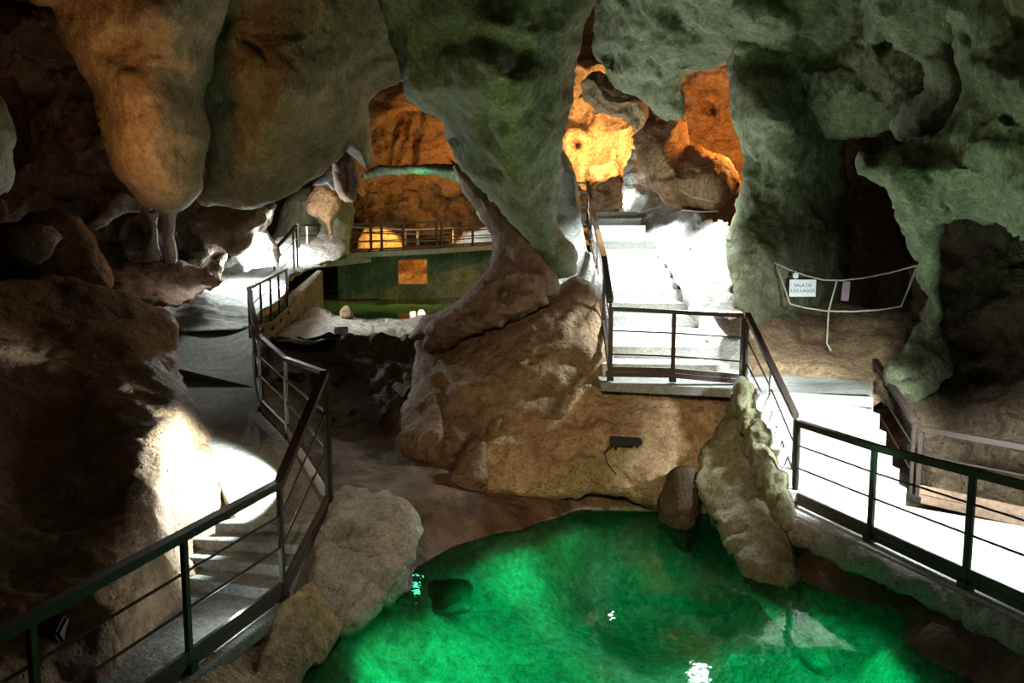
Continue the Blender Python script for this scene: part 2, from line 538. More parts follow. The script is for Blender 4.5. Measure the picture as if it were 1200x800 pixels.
# ================================================================== ROCKS HANGING FROM THE CEILING
S = 'structure'
body('stalactite', [(10, -90), (30, -5), (62, 12), (70, 35), (82, 66), (90, 80), (106, 106), (115, 138), (120, 162), (127, 190), (142, 215), (160, 232), (178, 243), (195, 249),
                    (215, 246), (230, 232), (238, 208), (243, 175), (243, 140), (240, 110), (250, 60), (270, -90)],
     [(60, 0, 9.2), (120, 160, 9.3), (240, 150, 9.6), (195, 245, 9.5), (260, -60, 9.2), (20, -60, 9)], T=1.0, R=1.1, back=1.2, mat='greyfine', lump=.12, amp=.035,
     bumps=[(195, 22, 45, .35), (180, 130, 60, .15)], creases=[([(135, 52), (165, 42), (200, 40), (228, 50)], 14, .16), ([(214, 90), (226, 118), (233, 140), (240, 175)], 4, .10)],
     seed=31, label='huge bulbous stalactite lit orange, hanging over the two thin columns', cat='stalactite')
body('stalactite', [(-90, 70), (-25, 90), (0, 115), (10, 150), (17, 185), (12, 212), (-8, 232), (-90, 240)], 6.0, T=.5, mat='grey', seed=32,
     label='grey rounded stalactite tip cut off by the left edge of the view', cat='stalactite')
body('rock_curtain', [(215, -90), (225, 40), (236, 130), (238, 200), (232, 236), (265, 243), (300, 246), (330, 233), (370, 210), (398, 187), (406, 178), (418, 186), (430, 197), (434, 180), (433, 130),
                      (440, 106), (470, 98), (500, 90), (520, -90)],
     [(230, 0, 10.6), (240, 220, 11.2), (400, 185, 12.2), (320, 100, 11.0), (450, 90, 12.3), (500, -60, 11.5), (300, 240, 11.6)], T=.9, R=1.3, back=1.6, mat='grey', lump=.25, amp=.05, lscale=1.6,
     bumps=[(345, 120, 60, .25), (270, 120, 40, -.25), (300, 20, 50, -.2)], creases=[([(285, 48), (305, 58), (312, 70)], 5, .2), ([(393, 0), (405, 20), (412, 45), (420, 55)], 3, .12), ([(470, 60), (440, 65), (418, 88)], 9, .2)],
     seed=33, label='broad grey-green rock curtain hanging between the orange stalactite and the central pillar', cat='rock formation')
body('rock_pillar', [(425, -90), (440, -5), (455, 40), (468, 80), (478, 112), (497, 126), (508, 132), (518, 143), (525, 165), (533, 190), (548, 209), (576, 235), (600, 265), (626, 291), (640, 312),
                     (650, 325), (672, 323), (675, 300), (664, 278), (656, 262), (653, 245), (655, 222), (657, 205), (661, 180), (665, 150), (668, 122), (676, 80), (684, 40), (702, -90)],
     [(450, 0, 9.6), (560, 0, 9.3), (690, 0, 9.8), (500, 125, 10.3), (600, 150, 10.2), (665, 180, 10.8), (650, 320, 12.2), (580, 260, 11.4), (560, 235, 11.3)], T=.9, R=1.2, back=1.2, mat='green', lump=.22, amp=.05,
     bumps=[(570, 90, 40, .15), (600, 210, 50, .2)], creases=[([(535, 36), (565, 48), (600, 54), (615, 60)], 16, .22), ([(500, 0), (520, 60)], 16, .1)],
     seed=34, label='massive mossy grey pillar tapering down from the ceiling onto the central rock', cat='rock pillar')
body('flowstone', [(528, 186), (542, 198), (560, 212), (585, 238), (612, 262), (640, 292), (652, 318), (650, 345), (610, 360), (575, 374), (545, 390), (515, 402), (497, 402), (478, 396),
                   (492, 376), (505, 368), (532, 355), (559, 330), (576, 310), (577, 282), (562, 255), (545, 228), (535, 205)],
     [(540, 205, 12.4), (575, 270, 12.5), (640, 340, 12.2), (500, 395, 13.4), (560, 370, 12.6)], T=.35, R=.45, back=.6, mat='pink', lump=.15, amp=.03, nscale=.25,
     bumps=[(620, 345, 18, .1)], creases=[([(630, 322), (600, 335), (570, 352), (540, 375)], 4, .15), ([(598, 340), (590, 360)], 7, .2)], seed=35,
     label='reddish flowstone buttress curving down beside the central pillar', cat='rock formation')
rootstone = body('boulder', [(497, 398), (500, 380), (530, 362), (560, 345), (585, 328), (610, 318), (630, 322), (641, 340), (642, 354), (615, 370), (580, 384), (550, 398), (520, 410), (505, 410)],
     [(500, 395, 12.5), (560, 360, 12.1), (640, 340, 11.8), (600, 350, 11.9)], T=.45, R=.45, back=.5, mat='pink', lump=.22, amp=.06, nscale=.22, ridged=.5,
     bumps=[(543, 377, 9, -.35), (592, 343, 11, -.5), (560, 372, 8, -.4), (615, 338, 8, .15)], creases=[([(627, 322), (600, 335), (585, 360)], 4, .18), ([(575, 350), (560, 375)], 4, .15)], seed=36,
     label='knobbly reddish root of rock with dark hollows at the foot of the pillar', cat='boulder')
body('ceiling_overhang', [(688, -90), (698, 5), (692, 30), (697, 62), (712, 95), (728, 105), (748, 112), (764, 130), (778, 142), (796, 134), (804, 118), (802, 92), (828, 82), (856, 73), (885, 105), (960, 160), (1040, 150), (1085, 90), (1080, -90)],
     [(700, 0, 14.5), (720, 95, 15.5), (778, 138, 15.3), (850, 70, 14.2), (950, 150, 13.0), (1050, 60, 11.5), (1050, -80, 10.5), (850, -60, 12)], T=.7, R=1.0, back=1.8, mat='green', lump=.3, amp=.07,
     bumps=[(880, 30, 60, .4), (760, 40, 40, .2), (960, 60, 40, -.3)], creases=[([(706, 0), (712, 40), (718, 90)], 12, .35), ([(735, 0), (742, 45), (765, 80), (792, 122)], 14, .22), ([(768, 0), (790, 28), (825, 45), (846, 66)], 13, .2), ([(880, 60), (930, 75), (980, 60), (1020, 20)], 18, .3)],
     seed=37, kind=None, label='draped greenish rock overhang above the lit staircase', cat='rock formation')
body('flowstone', [(680, 94), (698, 84), (722, 98), (748, 108), (756, 128), (748, 154), (728, 142), (708, 134), (692, 124), (680, 114)], 17.0, T=.5, R=.4, back=.5, mat='tan', lump=.25, amp=.12, nscale=.5,
     creases=[([(684, 108), (705, 122), (730, 134), (748, 150)], 3, .25), ([(690, 95), (715, 112), (745, 118)], 3, .25)], seed=38, step=3,
     label='scalloped yellow-green flowstone above the orange niche', cat='rock formation')
body('stalactite', [(1012, 40), (1030, -90), (1150, -90), (1138, 20), (1131, 60), (1140, 108), (1128, 140), (1100, 160), (1062, 166), (1045, 152), (1058, 130), (1078, 112), (1085, 92), (1074, 72), (1052, 62), (1040, 48)],
     [(1030, -60, 9.8), (1060, 60, 10.2), (1130, 60, 9.6), (1060, 160, 10.4), (1120, 140, 10)], T=.6, R=.6, back=.8, mat='green', lump=.2, amp=.06, seed=39,
     creases=[([(1062, 66), (1090, 60), (1130, 45)], 9, .35)], label='lumpy dark green stalactite cluster high on the right', cat='stalactite')

# ================================================================== ROCK WALLS AND PILLARS ON THE RIGHT
body('rock_column', [(842, -90), (855, 0), (855, 74), (858, 128), (866, 160), (872, 190), (868, 216), (860, 248), (852, 284), (851, 312), (860, 345), (868, 382), (890, 400), (940, 392), (975, 365), (990, 330),
                     (992, 270), (992, 200), (1000, 140), (1010, 60), (1010, -90)],
     [(855, 0, 13.0), (870, 190, 13.0), (852, 300, 13.0), (880, 390, 12.4), (980, 330, 14.2), (990, 100, 13.8), (930, 200, 13.2)], T=1.0, R=1.1, back=1.5, mat='green', lump=.25, amp=.06,
     bumps=[(905, 130, 45, .3), (915, 280, 40, .15)], creases=[([(870, 80), (930, 86), (975, 110)], 22, .22), ([(885, 180), (893, 230), (905, 260)], 4, .12), ([(905, 190), (912, 250)], 4, .1)],
     seed=41, label='thick mossy rock column between the lit staircase and the dark hollow', cat='rock column')
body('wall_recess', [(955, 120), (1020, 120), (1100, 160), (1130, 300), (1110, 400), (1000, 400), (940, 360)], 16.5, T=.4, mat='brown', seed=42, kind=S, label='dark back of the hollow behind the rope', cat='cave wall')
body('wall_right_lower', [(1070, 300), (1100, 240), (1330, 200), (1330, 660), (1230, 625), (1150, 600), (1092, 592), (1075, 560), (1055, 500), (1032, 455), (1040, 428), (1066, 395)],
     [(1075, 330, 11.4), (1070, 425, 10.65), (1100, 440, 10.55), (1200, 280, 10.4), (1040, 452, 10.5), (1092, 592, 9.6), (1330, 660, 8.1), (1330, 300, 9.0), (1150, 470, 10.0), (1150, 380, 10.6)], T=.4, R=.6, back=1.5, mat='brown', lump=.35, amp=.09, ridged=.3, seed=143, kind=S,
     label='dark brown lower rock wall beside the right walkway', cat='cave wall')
body('rock_buttress', [(1010, 174), (1022, 182), (1040, 172), (1075, 166), (1108, 152), (1128, 110), (1120, 60), (1118, 10), (1125, -90), (1330, -90), (1330, 330), (1240, 305), (1195, 275), (1155, 257), (1120, 258), (1108, 285), (1101, 340),
                          (1103, 385), (1112, 425), (1105, 452), (1060, 470), (1034, 450), (1042, 428), (1062, 404), (1077, 374), (1082, 343), (1076, 315), (1062, 284), (1048, 250), (1034, 222), (1018, 213), (1009, 198)],
     [(1010, 190, 9.9), (1080, 340, 10.3), (1040, 440, 10.35), (1090, 450, 10.25), (1330, 300, 7.2), (1200, -40, 7.8), (1180, 180, 8.4), (1110, 100, 9.2), (1100, 400, 10.3), (1160, 250, 8.9)], T=.4, R=.5, back=1.0, mat='green', lump=.35, amp=.08, ridged=.2,
     bumps=[(1180, 90, 50, .35), (1060, 225, 30, .1)],
     creases=[([(1125, 35), (1145, 60), (1175, 95), (1185, 140)], 6, .3), ([(1098, 210), (1110, 230), (1120, 245)], 5, .2), ([(1090, 180), (1130, 170)], 6, .2)],
     seed=43, label='green lit rock buttress overhanging the right walkway on a slender leg', cat='rock formation')
body('rock_slope', [(852, 350), (880, 335), (910, 345), (960, 352), (1010, 358), (1060, 365), (1076, 385), (1062, 420), (1034, 444), (1024, 476), (900, 476), (876, 445), (864, 395)],
     [(866, 390, 11.9), (960, 358, 13.4), (1060, 368, 12.4), (1030, 440, 11.0), (900, 470, 10.95), (960, 430, 11.4)], T=.2, R=.5, back=1.2, mat='tandark', lump=.25, amp=.07,
     bumps=[(935, 398, 12, -.15)], seed=44, label='brown rock slope under the rope barrier and its sign', cat='rock formation')
body('boulder', [(833, 372), (850, 362), (872, 367), (876, 392), (860, 400), (842, 388)], 11.6, T=.25, mat='brown', seed=45, amp=.05, label='small dark boulder between staircase foot and the rock column', cat='boulder')
body('rock_ramp', [(738, 184), (756, 200), (772, 222), (792, 238), (830, 256), (852, 262), (858, 300), (862, 345), (872, 385), (880, 446), (850, 446), (838, 415), (815, 375), (790, 330), (765, 292), (746, 262), (734, 250), (728, 225)],
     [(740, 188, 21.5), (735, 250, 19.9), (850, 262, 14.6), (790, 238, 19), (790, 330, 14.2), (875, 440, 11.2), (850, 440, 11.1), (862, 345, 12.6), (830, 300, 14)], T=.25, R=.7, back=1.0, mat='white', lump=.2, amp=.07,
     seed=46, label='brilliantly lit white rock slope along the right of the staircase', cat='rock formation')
body('rock_wall', [(648, 170), (668, 188), (676, 210), (680, 240), (682, 262), (688, 285), (700, 320), (712, 350), (712, 450), (640, 450), (630, 330), (640, 260)],
     [(670, 190, 17), (681, 262, 15.5), (705, 330, 12.8), (710, 440, 11.6), (640, 440, 12.5), (640, 260, 16)], T=.15, R=.4, back=.8, mat='white', lump=.06, amp=.03, seed=47,
     label='pale lit rock bank to the left of the upper staircase', cat='rock formation')
body('boulder', [(744, 154), (764, 142), (780, 138), (792, 128), (804, 142), (806, 170), (830, 178), (862, 196), (868, 235), (858, 266), (835, 262), (800, 248), (775, 232), (760, 212), (748, 185)],
     [(750, 160, 19.5), (860, 230, 17.5), (800, 240, 18.5)], T=.7, R=.9, back=1.0, mat='ochre', lump=.4, amp=.1, nscale=.6, bumps=[(775, 190, 20, .2), (835, 215, 18, .3)], creases=[([(800, 150), (806, 180), (800, 200)], 6, .4)], seed=48,
     label='brown boulder glowing orange on its right flank above the white slope', cat='boulder')
body('wall_niche', [(790, 50), (890, 50), (895, 280), (850, 285), (795, 265)], 21, T=.3, R=.5, back=.8, mat='ochre', lump=.5, amp=.12, nscale=.6, bumps=[(835, 128, 6, -.5), (825, 127, 5, -.3)], seed=49, kind=S,
     label='orange lit wall at the back of the tall niche', cat='cave wall')
body('wall_orange', [(640, 90), (770, 90), (775, 260), (640, 270)], 27, T=.3, R=.5, back=.8, mat='ochre', lump=.6, amp=.2, nscale=1.0, seed=50, kind=S, bumps=[(735, 150, 16, .8), (670, 170, 6, -.8)],
     label='glowing orange wall at the top of the staircase', cat='cave wall')
body('boulder', [(688, 252), (690, 220), (704, 212), (722, 205), (736, 208), (750, 190), (756, 215), (742, 240), (730, 252)], 23, T=.5, mat='ochre', lump=.3, amp=.12, seed=51, bumps=[(712, 219, 6, -.5)],
     label='rusty orange boulder at the top of the staircase', cat='boulder')
body('rock_lip', [(741, 175), (750, 182), (756, 205), (748, 232), (735, 250), (722, 262), (716, 255), (728, 240), (738, 215)], 21.5, T=.2, mat='pale', seed=52, amp=.06, label='pale ridge of rock beside the last upper steps', cat='rock formation')

# ================================================================== THE CENTRAL ROCK
body('boulder', [(460, 530), (468, 490), (484, 440), (490, 402), (520, 398), (555, 382), (600, 362), (640, 346), (662, 328), (680, 325), (694, 336), (702, 360), (708, 400), (712, 452), (690, 470), (660, 500), (600, 545), (560, 578), (500, 572), (468, 552)],
     [(650, 340, 12.7), (520, 410, 12.8), (705, 400, 11.7), (600, 450, 11.4), (480, 500, 11.3), (560, 570, 10.7), (710, 450, 11.1), (500, 568, 10.8)], T=.45, R=.8, back=1.2, mat='tandark', lump=.25, amp=.05,
     creases=[([(520, 440), (521, 480), (526, 535)], 2.5, .18), ([(527, 405), (529, 425)], 3, .15), ([(525, 560), (560, 515), (590, 490)], 5, .25), ([(595, 470), (640, 460), (672, 462)], 3, .18)], seed=61,
     label='great domed brown rock below the central pillar', cat='boulder')
body('boulder', [(545, 578), (550, 548), (566, 516), (590, 484), (612, 464), (640, 461), (668, 466), (690, 452), (716, 454), (790, 456), (864, 460), (868, 480), (864, 520), (850, 585), (805, 606), (775, 594), (740, 586), (700, 580), (660, 584), (620, 588), (575, 586)],
     [(716, 455, 10.85), (860, 460, 10.7), (640, 462, 11.1), (700, 566, 10.25), (570, 580, 10.2), (800, 600, 10.1), (850, 580, 10.2), (700, 510, 10.5)], T=.25, R=.5, back=1.2, mat='tan', lump=.25, amp=.06, nscale=.3,
     creases=[([(690, 455), (682, 480), (676, 490)], 6, .15), ([(745, 500), (720, 512), (718, 545), (730, 560)], 2, .06), ([(700, 540), (640, 545)], 4, .06)], seed=62,
     label='wide tan rock face below the platform carrying the small lamp', cat='boulder')
body('boulder', [(522, 578), (530, 550), (550, 526), (566, 514), (570, 535), (576, 560), (580, 582), (550, 588)], 10.15, T=.25, R=.3, mat='tandark', lump=.1, seed=63, label='small triangular brown boulder wedged beneath the domed rock', cat='boulder')
body('rock_spur', [(858, 470), (876, 478), (890, 515), (903, 555), (916, 590), (926, 640), (936, 696), (905, 700), (872, 682), (848, 634), (828, 592), (818, 560), (822, 530), (842, 502)],
     [(865, 480, 10.35), (900, 560, 9.3), (926, 650, 8.3), (905, 695, 8.0), (830, 570, 9.5), (850, 630, 8.7)], T=.35, R=.5, back=.8, mat='grey', lump=.2, amp=.07, nscale=.3, ridged=.3, seed=64,
     label='grey rock spur running from the steps down into the water', cat='rock formation')
body('rock_spur', [(872, 678), (905, 690), (934, 690), (950, 722), (968, 755), (990, 790), (960, 795), (925, 752), (893, 712)],
     [(900, 685, 8.0), (985, 788, 7.35), (934, 692, 8.0), (920, 745, 7.6)], T=.15, R=.3, back=.6, mat='bed', lump=.1, seed=65, label='submerged pale foot of the rock spur under green water', cat='rock formation')
body('boulder', [(770, 606), (774, 570), (793, 546), (812, 548), (823, 578), (818, 610), (808, 646), (794, 638), (780, 618)], 9.75, T=.3, R=.3, mat='brown', lump=.15, amp=.05, seed=66, label='dark wet boulder standing in the pool beside the grey spur', cat='boulder')
body('boulder', [(358, 700), (364, 650), (372, 605), (388, 582), (408, 566), (432, 575), (460, 582), (484, 598), (494, 630), (484, 660), (480, 690), (445, 715), (410, 745), (375, 730)],
     [(410, 572, 7.7), (490, 630, 7.8), (375, 715, 6.75), (445, 715, 7.1), (400, 640, 7.3)], T=.35, R=.4, back=.6, mat='pale', lump=.28, ridged=.6, amp=.07, seed=67, bumps=[(410, 600, 25, .2)],
     creases=[([(407, 575), (402, 640), (395, 690)], 4, .1), ([(405, 665), (440, 680), (485, 660)], 5, .08)], label='pale buff boulder beside the left railing at the pool edge', cat='boulder')
body('rock_bank', [(100, 960), (60, 905), (222, 796), (262, 765), (334, 709), (362, 690), (385, 718), (402, 745), (372, 778), (348, 802), (330, 900)],
     [(334, 710, 6.3), (350, 800, 6.0), (222, 798, 5.2), (60, 905, 4.15), (390, 725, 6.6), (320, 880, 5.2), (362, 690, 6.5)], T=.08, R=.2, back=.5, mat='tan', lump=.25, amp=.06, seed=68, label='brown rock bank below the near left walkway', cat='rock formation')
# ================================================================== LEFT: WALLS, LEDGES, SMALL COLUMNS
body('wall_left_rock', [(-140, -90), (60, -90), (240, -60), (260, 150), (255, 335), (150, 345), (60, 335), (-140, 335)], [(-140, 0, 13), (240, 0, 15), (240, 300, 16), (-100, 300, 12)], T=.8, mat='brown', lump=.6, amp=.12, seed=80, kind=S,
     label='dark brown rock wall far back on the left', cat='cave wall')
body('rock_mass', [(-140, 330), (-20, 328), (60, 325), (130, 334), (182, 357), (205, 377), (208, 400), (210, 430), (222, 456), (240, 490), (258, 525), (283, 568), (303, 600), (312, 640), (300, 690), (250, 735), (200, 775), (140, 830), (60, 900), (-140, 960)],
     [(205, 376, 10.8), (212, 430, 10.3), (240, 490, 9.5), (285, 570, 8.3), (310, 640, 7.5), (250, 735, 6.5), (140, 830, 5.5), (130, 335, 10.9), (-60, 335, 9), (60, 500, 7.9), (-60, 700, 5.4), (-60, 500, 6.8),
      (207, 470, 8.7), (192, 520, 7.7), (178, 570, 7.1), (162, 640, 6.4), (140, 715, 5.9), (245, 560, 8.3), (255, 640, 7.5), (215, 715, 6.6), (120, 540, 7.3), (60, 620, 6.4), (90, 700, 5.8)],
     T=.25, R=.6, back=1.5, mat='tandark', lump=.16, amp=.05, bumps=[(100, 560, 40, .15)], creases=[([(85, 480), (95, 540), (130, 600)], 12, .15)], seed=81,
     label='big dark brown rock mass left of the walkway, white lit at its foot', cat='rock formation')
body('boulder', [(8, 290), (12, 271), (35, 262), (60, 266), (72, 280), (68, 298), (50, 310), (25, 310), (10, 303)], 10.6, T=.3, mat='pale', lump=.1, amp=.05, ridged=.4, seed=82, label='pale pitted boulder on the dark ledge at far left', cat='boulder')
body('boulder', [(-60, 275), (0, 262), (40, 250), (75, 248), (100, 262), (118, 290), (128, 338), (60, 345), (-60, 345)], 11.5, T=.5, mat='tandark', lump=.2, seed=83, label='rounded brown rock behind the pale pitted boulder', cat='boulder')
body('rock_shelf', [(112, 322), (150, 308), (190, 304), (225, 308), (246, 318), (256, 332), (235, 345), (210, 358), (185, 358), (140, 348)], [(120, 322, 12.5), (250, 330, 13.0), (190, 352, 11.6), (190, 306, 13.4)], T=.15, R=.3, back=.6, mat='pink', lump=.1, amp=.08, nscale=.25, seed=84,
     label='reddish crumbling rock shelf under the two thin columns', cat='rock formation')
c1 = body('cave_column', [(164, 242), (176, 246), (187, 245), (184, 262), (185, 280), (191, 304), (180, 309), (166, 308), (168, 295), (174, 280), (175, 262)], 13.1, T=.16, R=.12, mat='pale', lump=.05, amp=.02, step=3, seed=85,
     label='slender pale stone column with flared foot, left of a pair', cat='cave column', group='thin columns')
c2 = body('cave_column', [(188, 245), (212, 241), (206, 256), (205, 280), (208, 306), (192, 308), (190, 280), (191, 262)], 13.1, T=.16, R=.12, mat='pale', lump=.05, amp=.02, step=3, seed=86,
     label='slightly thicker pale stone column, right of a pair', cat='cave column', group='thin columns')
body('rock_ridge', [(98, 268), (118, 242), (138, 222), (165, 233), (178, 248), (152, 250), (130, 258), (112, 272)], 13.7, T=.25, mat='pale', lump=.1, seed=87, amp=.06, label='pale sloping ridge behind the thin columns', cat='rock formation')
body('boulder', [(203, 246), (240, 238), (290, 242), (308, 245), (312, 258), (300, 275), (290, 294), (275, 300), (262, 290), (240, 285), (220, 275), (207, 262)], 15.5, T=.5, mat='tandark', lump=.25, seed=88, label='brown overhanging rock right of the thin columns', cat='boulder')
body('flowstone', [(290, 262), (299, 247), (323, 239), (319, 258), (315, 270), (323, 290), (328, 312), (300, 315), (285, 318), (272, 302), (284, 285)], 17.5, T=.3, mat='pale', lump=.15, amp=.06, ridged=.4, step=3, seed=89, bumps=[(303, 263, 5, -.3)],
     label='bright pinkish white flowstone lit at the bend of the rear path', cat='rock formation')
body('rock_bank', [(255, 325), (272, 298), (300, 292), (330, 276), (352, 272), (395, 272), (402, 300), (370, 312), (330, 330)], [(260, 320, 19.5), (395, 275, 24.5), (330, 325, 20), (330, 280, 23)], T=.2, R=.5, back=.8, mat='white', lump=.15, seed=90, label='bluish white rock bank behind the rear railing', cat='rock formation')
body('path', [(150, 352), (200, 345), (235, 318), (262, 308), (300, 303), (375, 297), (392, 300), (380, 312), (342, 322), (335, 345), (300, 372), (290, 384), (250, 388), (205, 390), (180, 380)],
     [(205, 388, 12.7), (290, 384, 12.8), (240, 345, 15.0), (320, 350, 15.4), (180, 350, 14), (280, 320, 18.7), (335, 322, 19), (250, 310, 20.6), (330, 302, 22.2), (385, 299, 23.5)], T=.03, R=.3, back=.5, mat='concrete', lump=.05, amp=.03, seed=91, kind=S,
     label='white lit cave path climbing towards the bridge', cat='path')
body('rock_ledge', [(320, 398), (345, 374), (358, 355), (372, 360), (395, 368), (430, 374), (470, 373), (505, 372), (508, 398), (470, 399), (430, 397), (400, 396), (350, 404)],
     [(322, 396, 14.3), (400, 394, 14.7), (490, 397, 14.6), (358, 357, 19.4), (372, 361, 19.2), (430, 374, 18.4), (500, 373, 18.2), (345, 375, 17.4)], T=.05, R=.3, back=.6, mat='pale', lump=.12, amp=.06, seed=92,
     label='pale flat rock ledge at the edge of the upper pool', cat='rock formation')
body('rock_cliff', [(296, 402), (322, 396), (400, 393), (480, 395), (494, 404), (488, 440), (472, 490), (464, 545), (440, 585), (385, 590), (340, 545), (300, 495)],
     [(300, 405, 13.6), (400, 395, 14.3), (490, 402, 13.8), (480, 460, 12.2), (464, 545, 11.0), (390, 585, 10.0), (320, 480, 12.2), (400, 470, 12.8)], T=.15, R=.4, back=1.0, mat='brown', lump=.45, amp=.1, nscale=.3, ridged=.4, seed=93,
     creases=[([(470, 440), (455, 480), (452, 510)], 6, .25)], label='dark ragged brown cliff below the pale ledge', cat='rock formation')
body('stone', [(399, 372), (400, 363), (406, 358), (412, 362), (415, 371), (408, 375)], 18.0, T=.14, R=.12, mat='tandark', lump=.04, amp=.03, seed=94, step=2, label='small brown stone at the brim of the upper pool', cat='stone')

# ================================================================== REAR CHAMBER
body('rock_dome', [(318, 300), (325, 262), (331, 240), (346, 222), (370, 212), (400, 212), (414, 240), (410, 280), (400, 305)], 25, T=.9, mat='grey', lump=.3, seed=101, label='olive dome of rock left of the rear bridge', cat='rock formation')
body('boulder', [(357, 240), (362, 228), (375, 212), (395, 220), (399, 240), (391, 262), (388, 284), (383, 264), (370, 255), (360, 250)], 23.3, T=.4, mat='ochre', lump=.1, seed=102, step=3, label='smooth orange lit rock hanging before the olive dome', cat='boulder')
body('stalactite', [(391, 192), (398, 182), (408, 176), (418, 190), (421, 205), (420, 222), (414, 237), (404, 237), (395, 226), (391, 214)], 16.5, T=.3, R=.3, mat='pink', lump=.12, amp=.05, step=3, seed=103, creases=[([(405, 185), (407, 230)], 2, .12), ([(413, 190), (413, 230)], 2, .1)],
     label='short ribbed reddish stalactite above the left end of the bridge', cat='stalactite')
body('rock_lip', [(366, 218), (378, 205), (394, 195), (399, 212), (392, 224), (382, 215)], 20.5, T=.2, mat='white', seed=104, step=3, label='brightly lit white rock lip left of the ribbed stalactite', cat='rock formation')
body('rock_dome', [(385, 300), (398, 255), (412, 230), (440, 210), (480, 199), (520, 203), (548, 222), (566, 255), (575, 300)], 36, T=1.2, R=2, mat='tandark', lump=.6, amp=.12, ridged=.3, seed=105, label='large brown rock dome behind the bridge', cat='rock formation')
body('rock_arch', [(424, 207), (438, 197), (470, 194), (520, 192), (548, 196), (566, 220), (585, 262), (572, 268), (556, 242), (536, 214), (510, 205), (470, 204), (440, 208)], [(430, 202, 20), (520, 196, 19), (580, 262, 17)], T=.25, R=.3, mat='green', lump=.1, seed=106, step=3.5,
     label='thin green lit rock arch spanning before the orange wall', cat='rock formation')
body('wall_rear_orange', [(418, 80), (480, 80), (540, 100), (575, 190), (560, 225), (415, 225)], 35.5, T=.3, R=.6, mat='ochre', lump=.3, amp=.1, seed=107, kind=S, creases=[([(470, 140), (460, 165), (454, 195)], 2.5, .4), ([(478, 142), (470, 170), (465, 195)], 2.5, .4), ([(494, 128), (488, 160), (484, 195)], 3.5, .5)],
     label='orange wall with dark runs in the rear chamber', cat='cave wall')
body('boulder', [(430, 106), (450, 95), (476, 96), (486, 114), (490, 128), (470, 132), (455, 142), (430, 152)], 34, T=.5, mat='ochre', lump=.25, seed=108, step=3, label='ochre overhang hiding the top of the striped orange wall', cat='boulder')
body('boulder', [(416, 298), (421, 274), (430, 266), (446, 264), (460, 270), (472, 280), (477, 300)], 32.5, T=.4, mat='ochre', lump=.15, seed=109, step=3, label='yellow glowing rock directly behind the bridge railing', cat='boulder')
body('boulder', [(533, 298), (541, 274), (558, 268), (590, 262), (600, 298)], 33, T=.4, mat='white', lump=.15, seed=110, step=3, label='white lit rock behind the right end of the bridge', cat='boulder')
body('boulder', [(448, 350), (452, 300), (470, 292), (510, 296), (520, 350)], 33.5, T=.4, mat='ochre', lump=.3, seed=111, label='orange lit rock seen through the opening under the bridge', cat='boulder')
# ================================================================== WALKWAYS AND STEPS
def strip(Lp, Rp, thick):
    mb = MB()
    n = len(Lp); v = []
    for a, b in zip(Lp, Rp):
        a, b = Vector(a), Vector(b)
        v += [a, b, b - Vector((0, 0, thick)), a - Vector((0, 0, thick))]
    f = []
    for i in range(n - 1):
        for k in range(4):
            f.append((4 * i + k, 4 * i + (k + 1) % 4, 4 * i + 4 + (k + 1) % 4, 4 * i + 4 + k))
    f += [(0, 1, 2, 3), (4 * n - 1, 4 * n - 2, 4 * n - 3, 4 * n - 4)]
    return mb.add(v, f).vf


def lerp(a, b, t): return a + (b - a) * t


def bevelled(o, w=.02, seg=2):
    m = o.modifiers.new('soft edges', 'BEVEL'); m.width = w; m.segments = seg; m.limit_method = 'ANGLE'
    return o


# near left landing
Pa, Pb = az(222, 790, 0), az(332, 705, 0)
dr = (Pb - Pa).normalized(); nl = Vector((-dr.y, dr.x, 0))
off = -nl * .06
Lw = [Pa - dr * 4 + nl * 1.6, Pa + nl * 1.6, Pb + nl * 1.35]
Rw = [Pa - dr * 4 + off, Pa + off, Pb + off]
o = link_mesh('walkway', *strip(Lw, Rw, .12), M['concrete']); bevelled(o)
set_props(o, 'grey concrete walkway along the near left railing', 'walkway')
# left steps
Pc = at(384, 603, 7.45); zc = Pc.z
ls0, ls1 = Pb + nl * 1.35, az(276, 606, zc)
st = empty('staircase', (Pb + Pc) / 2 * 1.0, 'short flight of grey steps at the bend of the left railing', 'staircase')
st.location.z = 0; ORG[st.name] = tuple(st.location)
NS = 4
for i in range(NS):
    t0, t1 = i / NS, (i + 1) / NS
    z = zc * (i + 1) / NS
    q = [lerp(ls0, ls1, t0), lerp(Pb, Pc, t0), lerp(Pb, Pc, t1 + .02), lerp(ls0, ls1, t1 + .02)]
    q = [Vector((p.x, p.y, z)) for p in q]
    bevelled(child('step', MB().prism(q, .3, -.35).vf, M['concrete'], st), .015)
# upper left ramp
Rr = [Pc, at(337, 516, 8.96), at(306, 484, 10.2), at(300, 455, 11.0), at(296, 425, 11.8), at(296, 395, 12.4), at(296, 383, 12.8)]
Lr = [az(p, q, r.z) for (p, q), r in zip([(276, 606), (235, 520), (212, 470), (192, 440), (180, 425), (180, 395), (180, 384)], Rr)]
o = link_mesh('walkway', *strip(Lr, Rr, 1.0), M['concrete'], None, False); bevelled(o)
set_props(o, 'sloping grey concrete walkway curving back between brown rock and railing', 'walkway')
# retaining wall and pier under the rear left railing
q = [at(296, 392, 12.6), at(318, 388, 14.4), at(336, 366, 16.6), at(350, 350, 18.0), at(378, 312, 20.5), at(372, 308, 21.0), at(336, 330, 18), at(300, 360, 14)]
zt = [1.2, 1.28, 1.5, 1.75, 2.25, 2.25, 1.8, 1.4]
v = [Vector((p.x, p.y, z)) for p, z in zip(q, zt)]
o = link_mesh('retaining_wall', *MB().prism(v, 1, .7).vf, M['tandark']); bevelled(o, .05)
set_props(o, 'brown retaining wall under the rear left railing beside the ledge', 'retaining wall', None, 'thing')
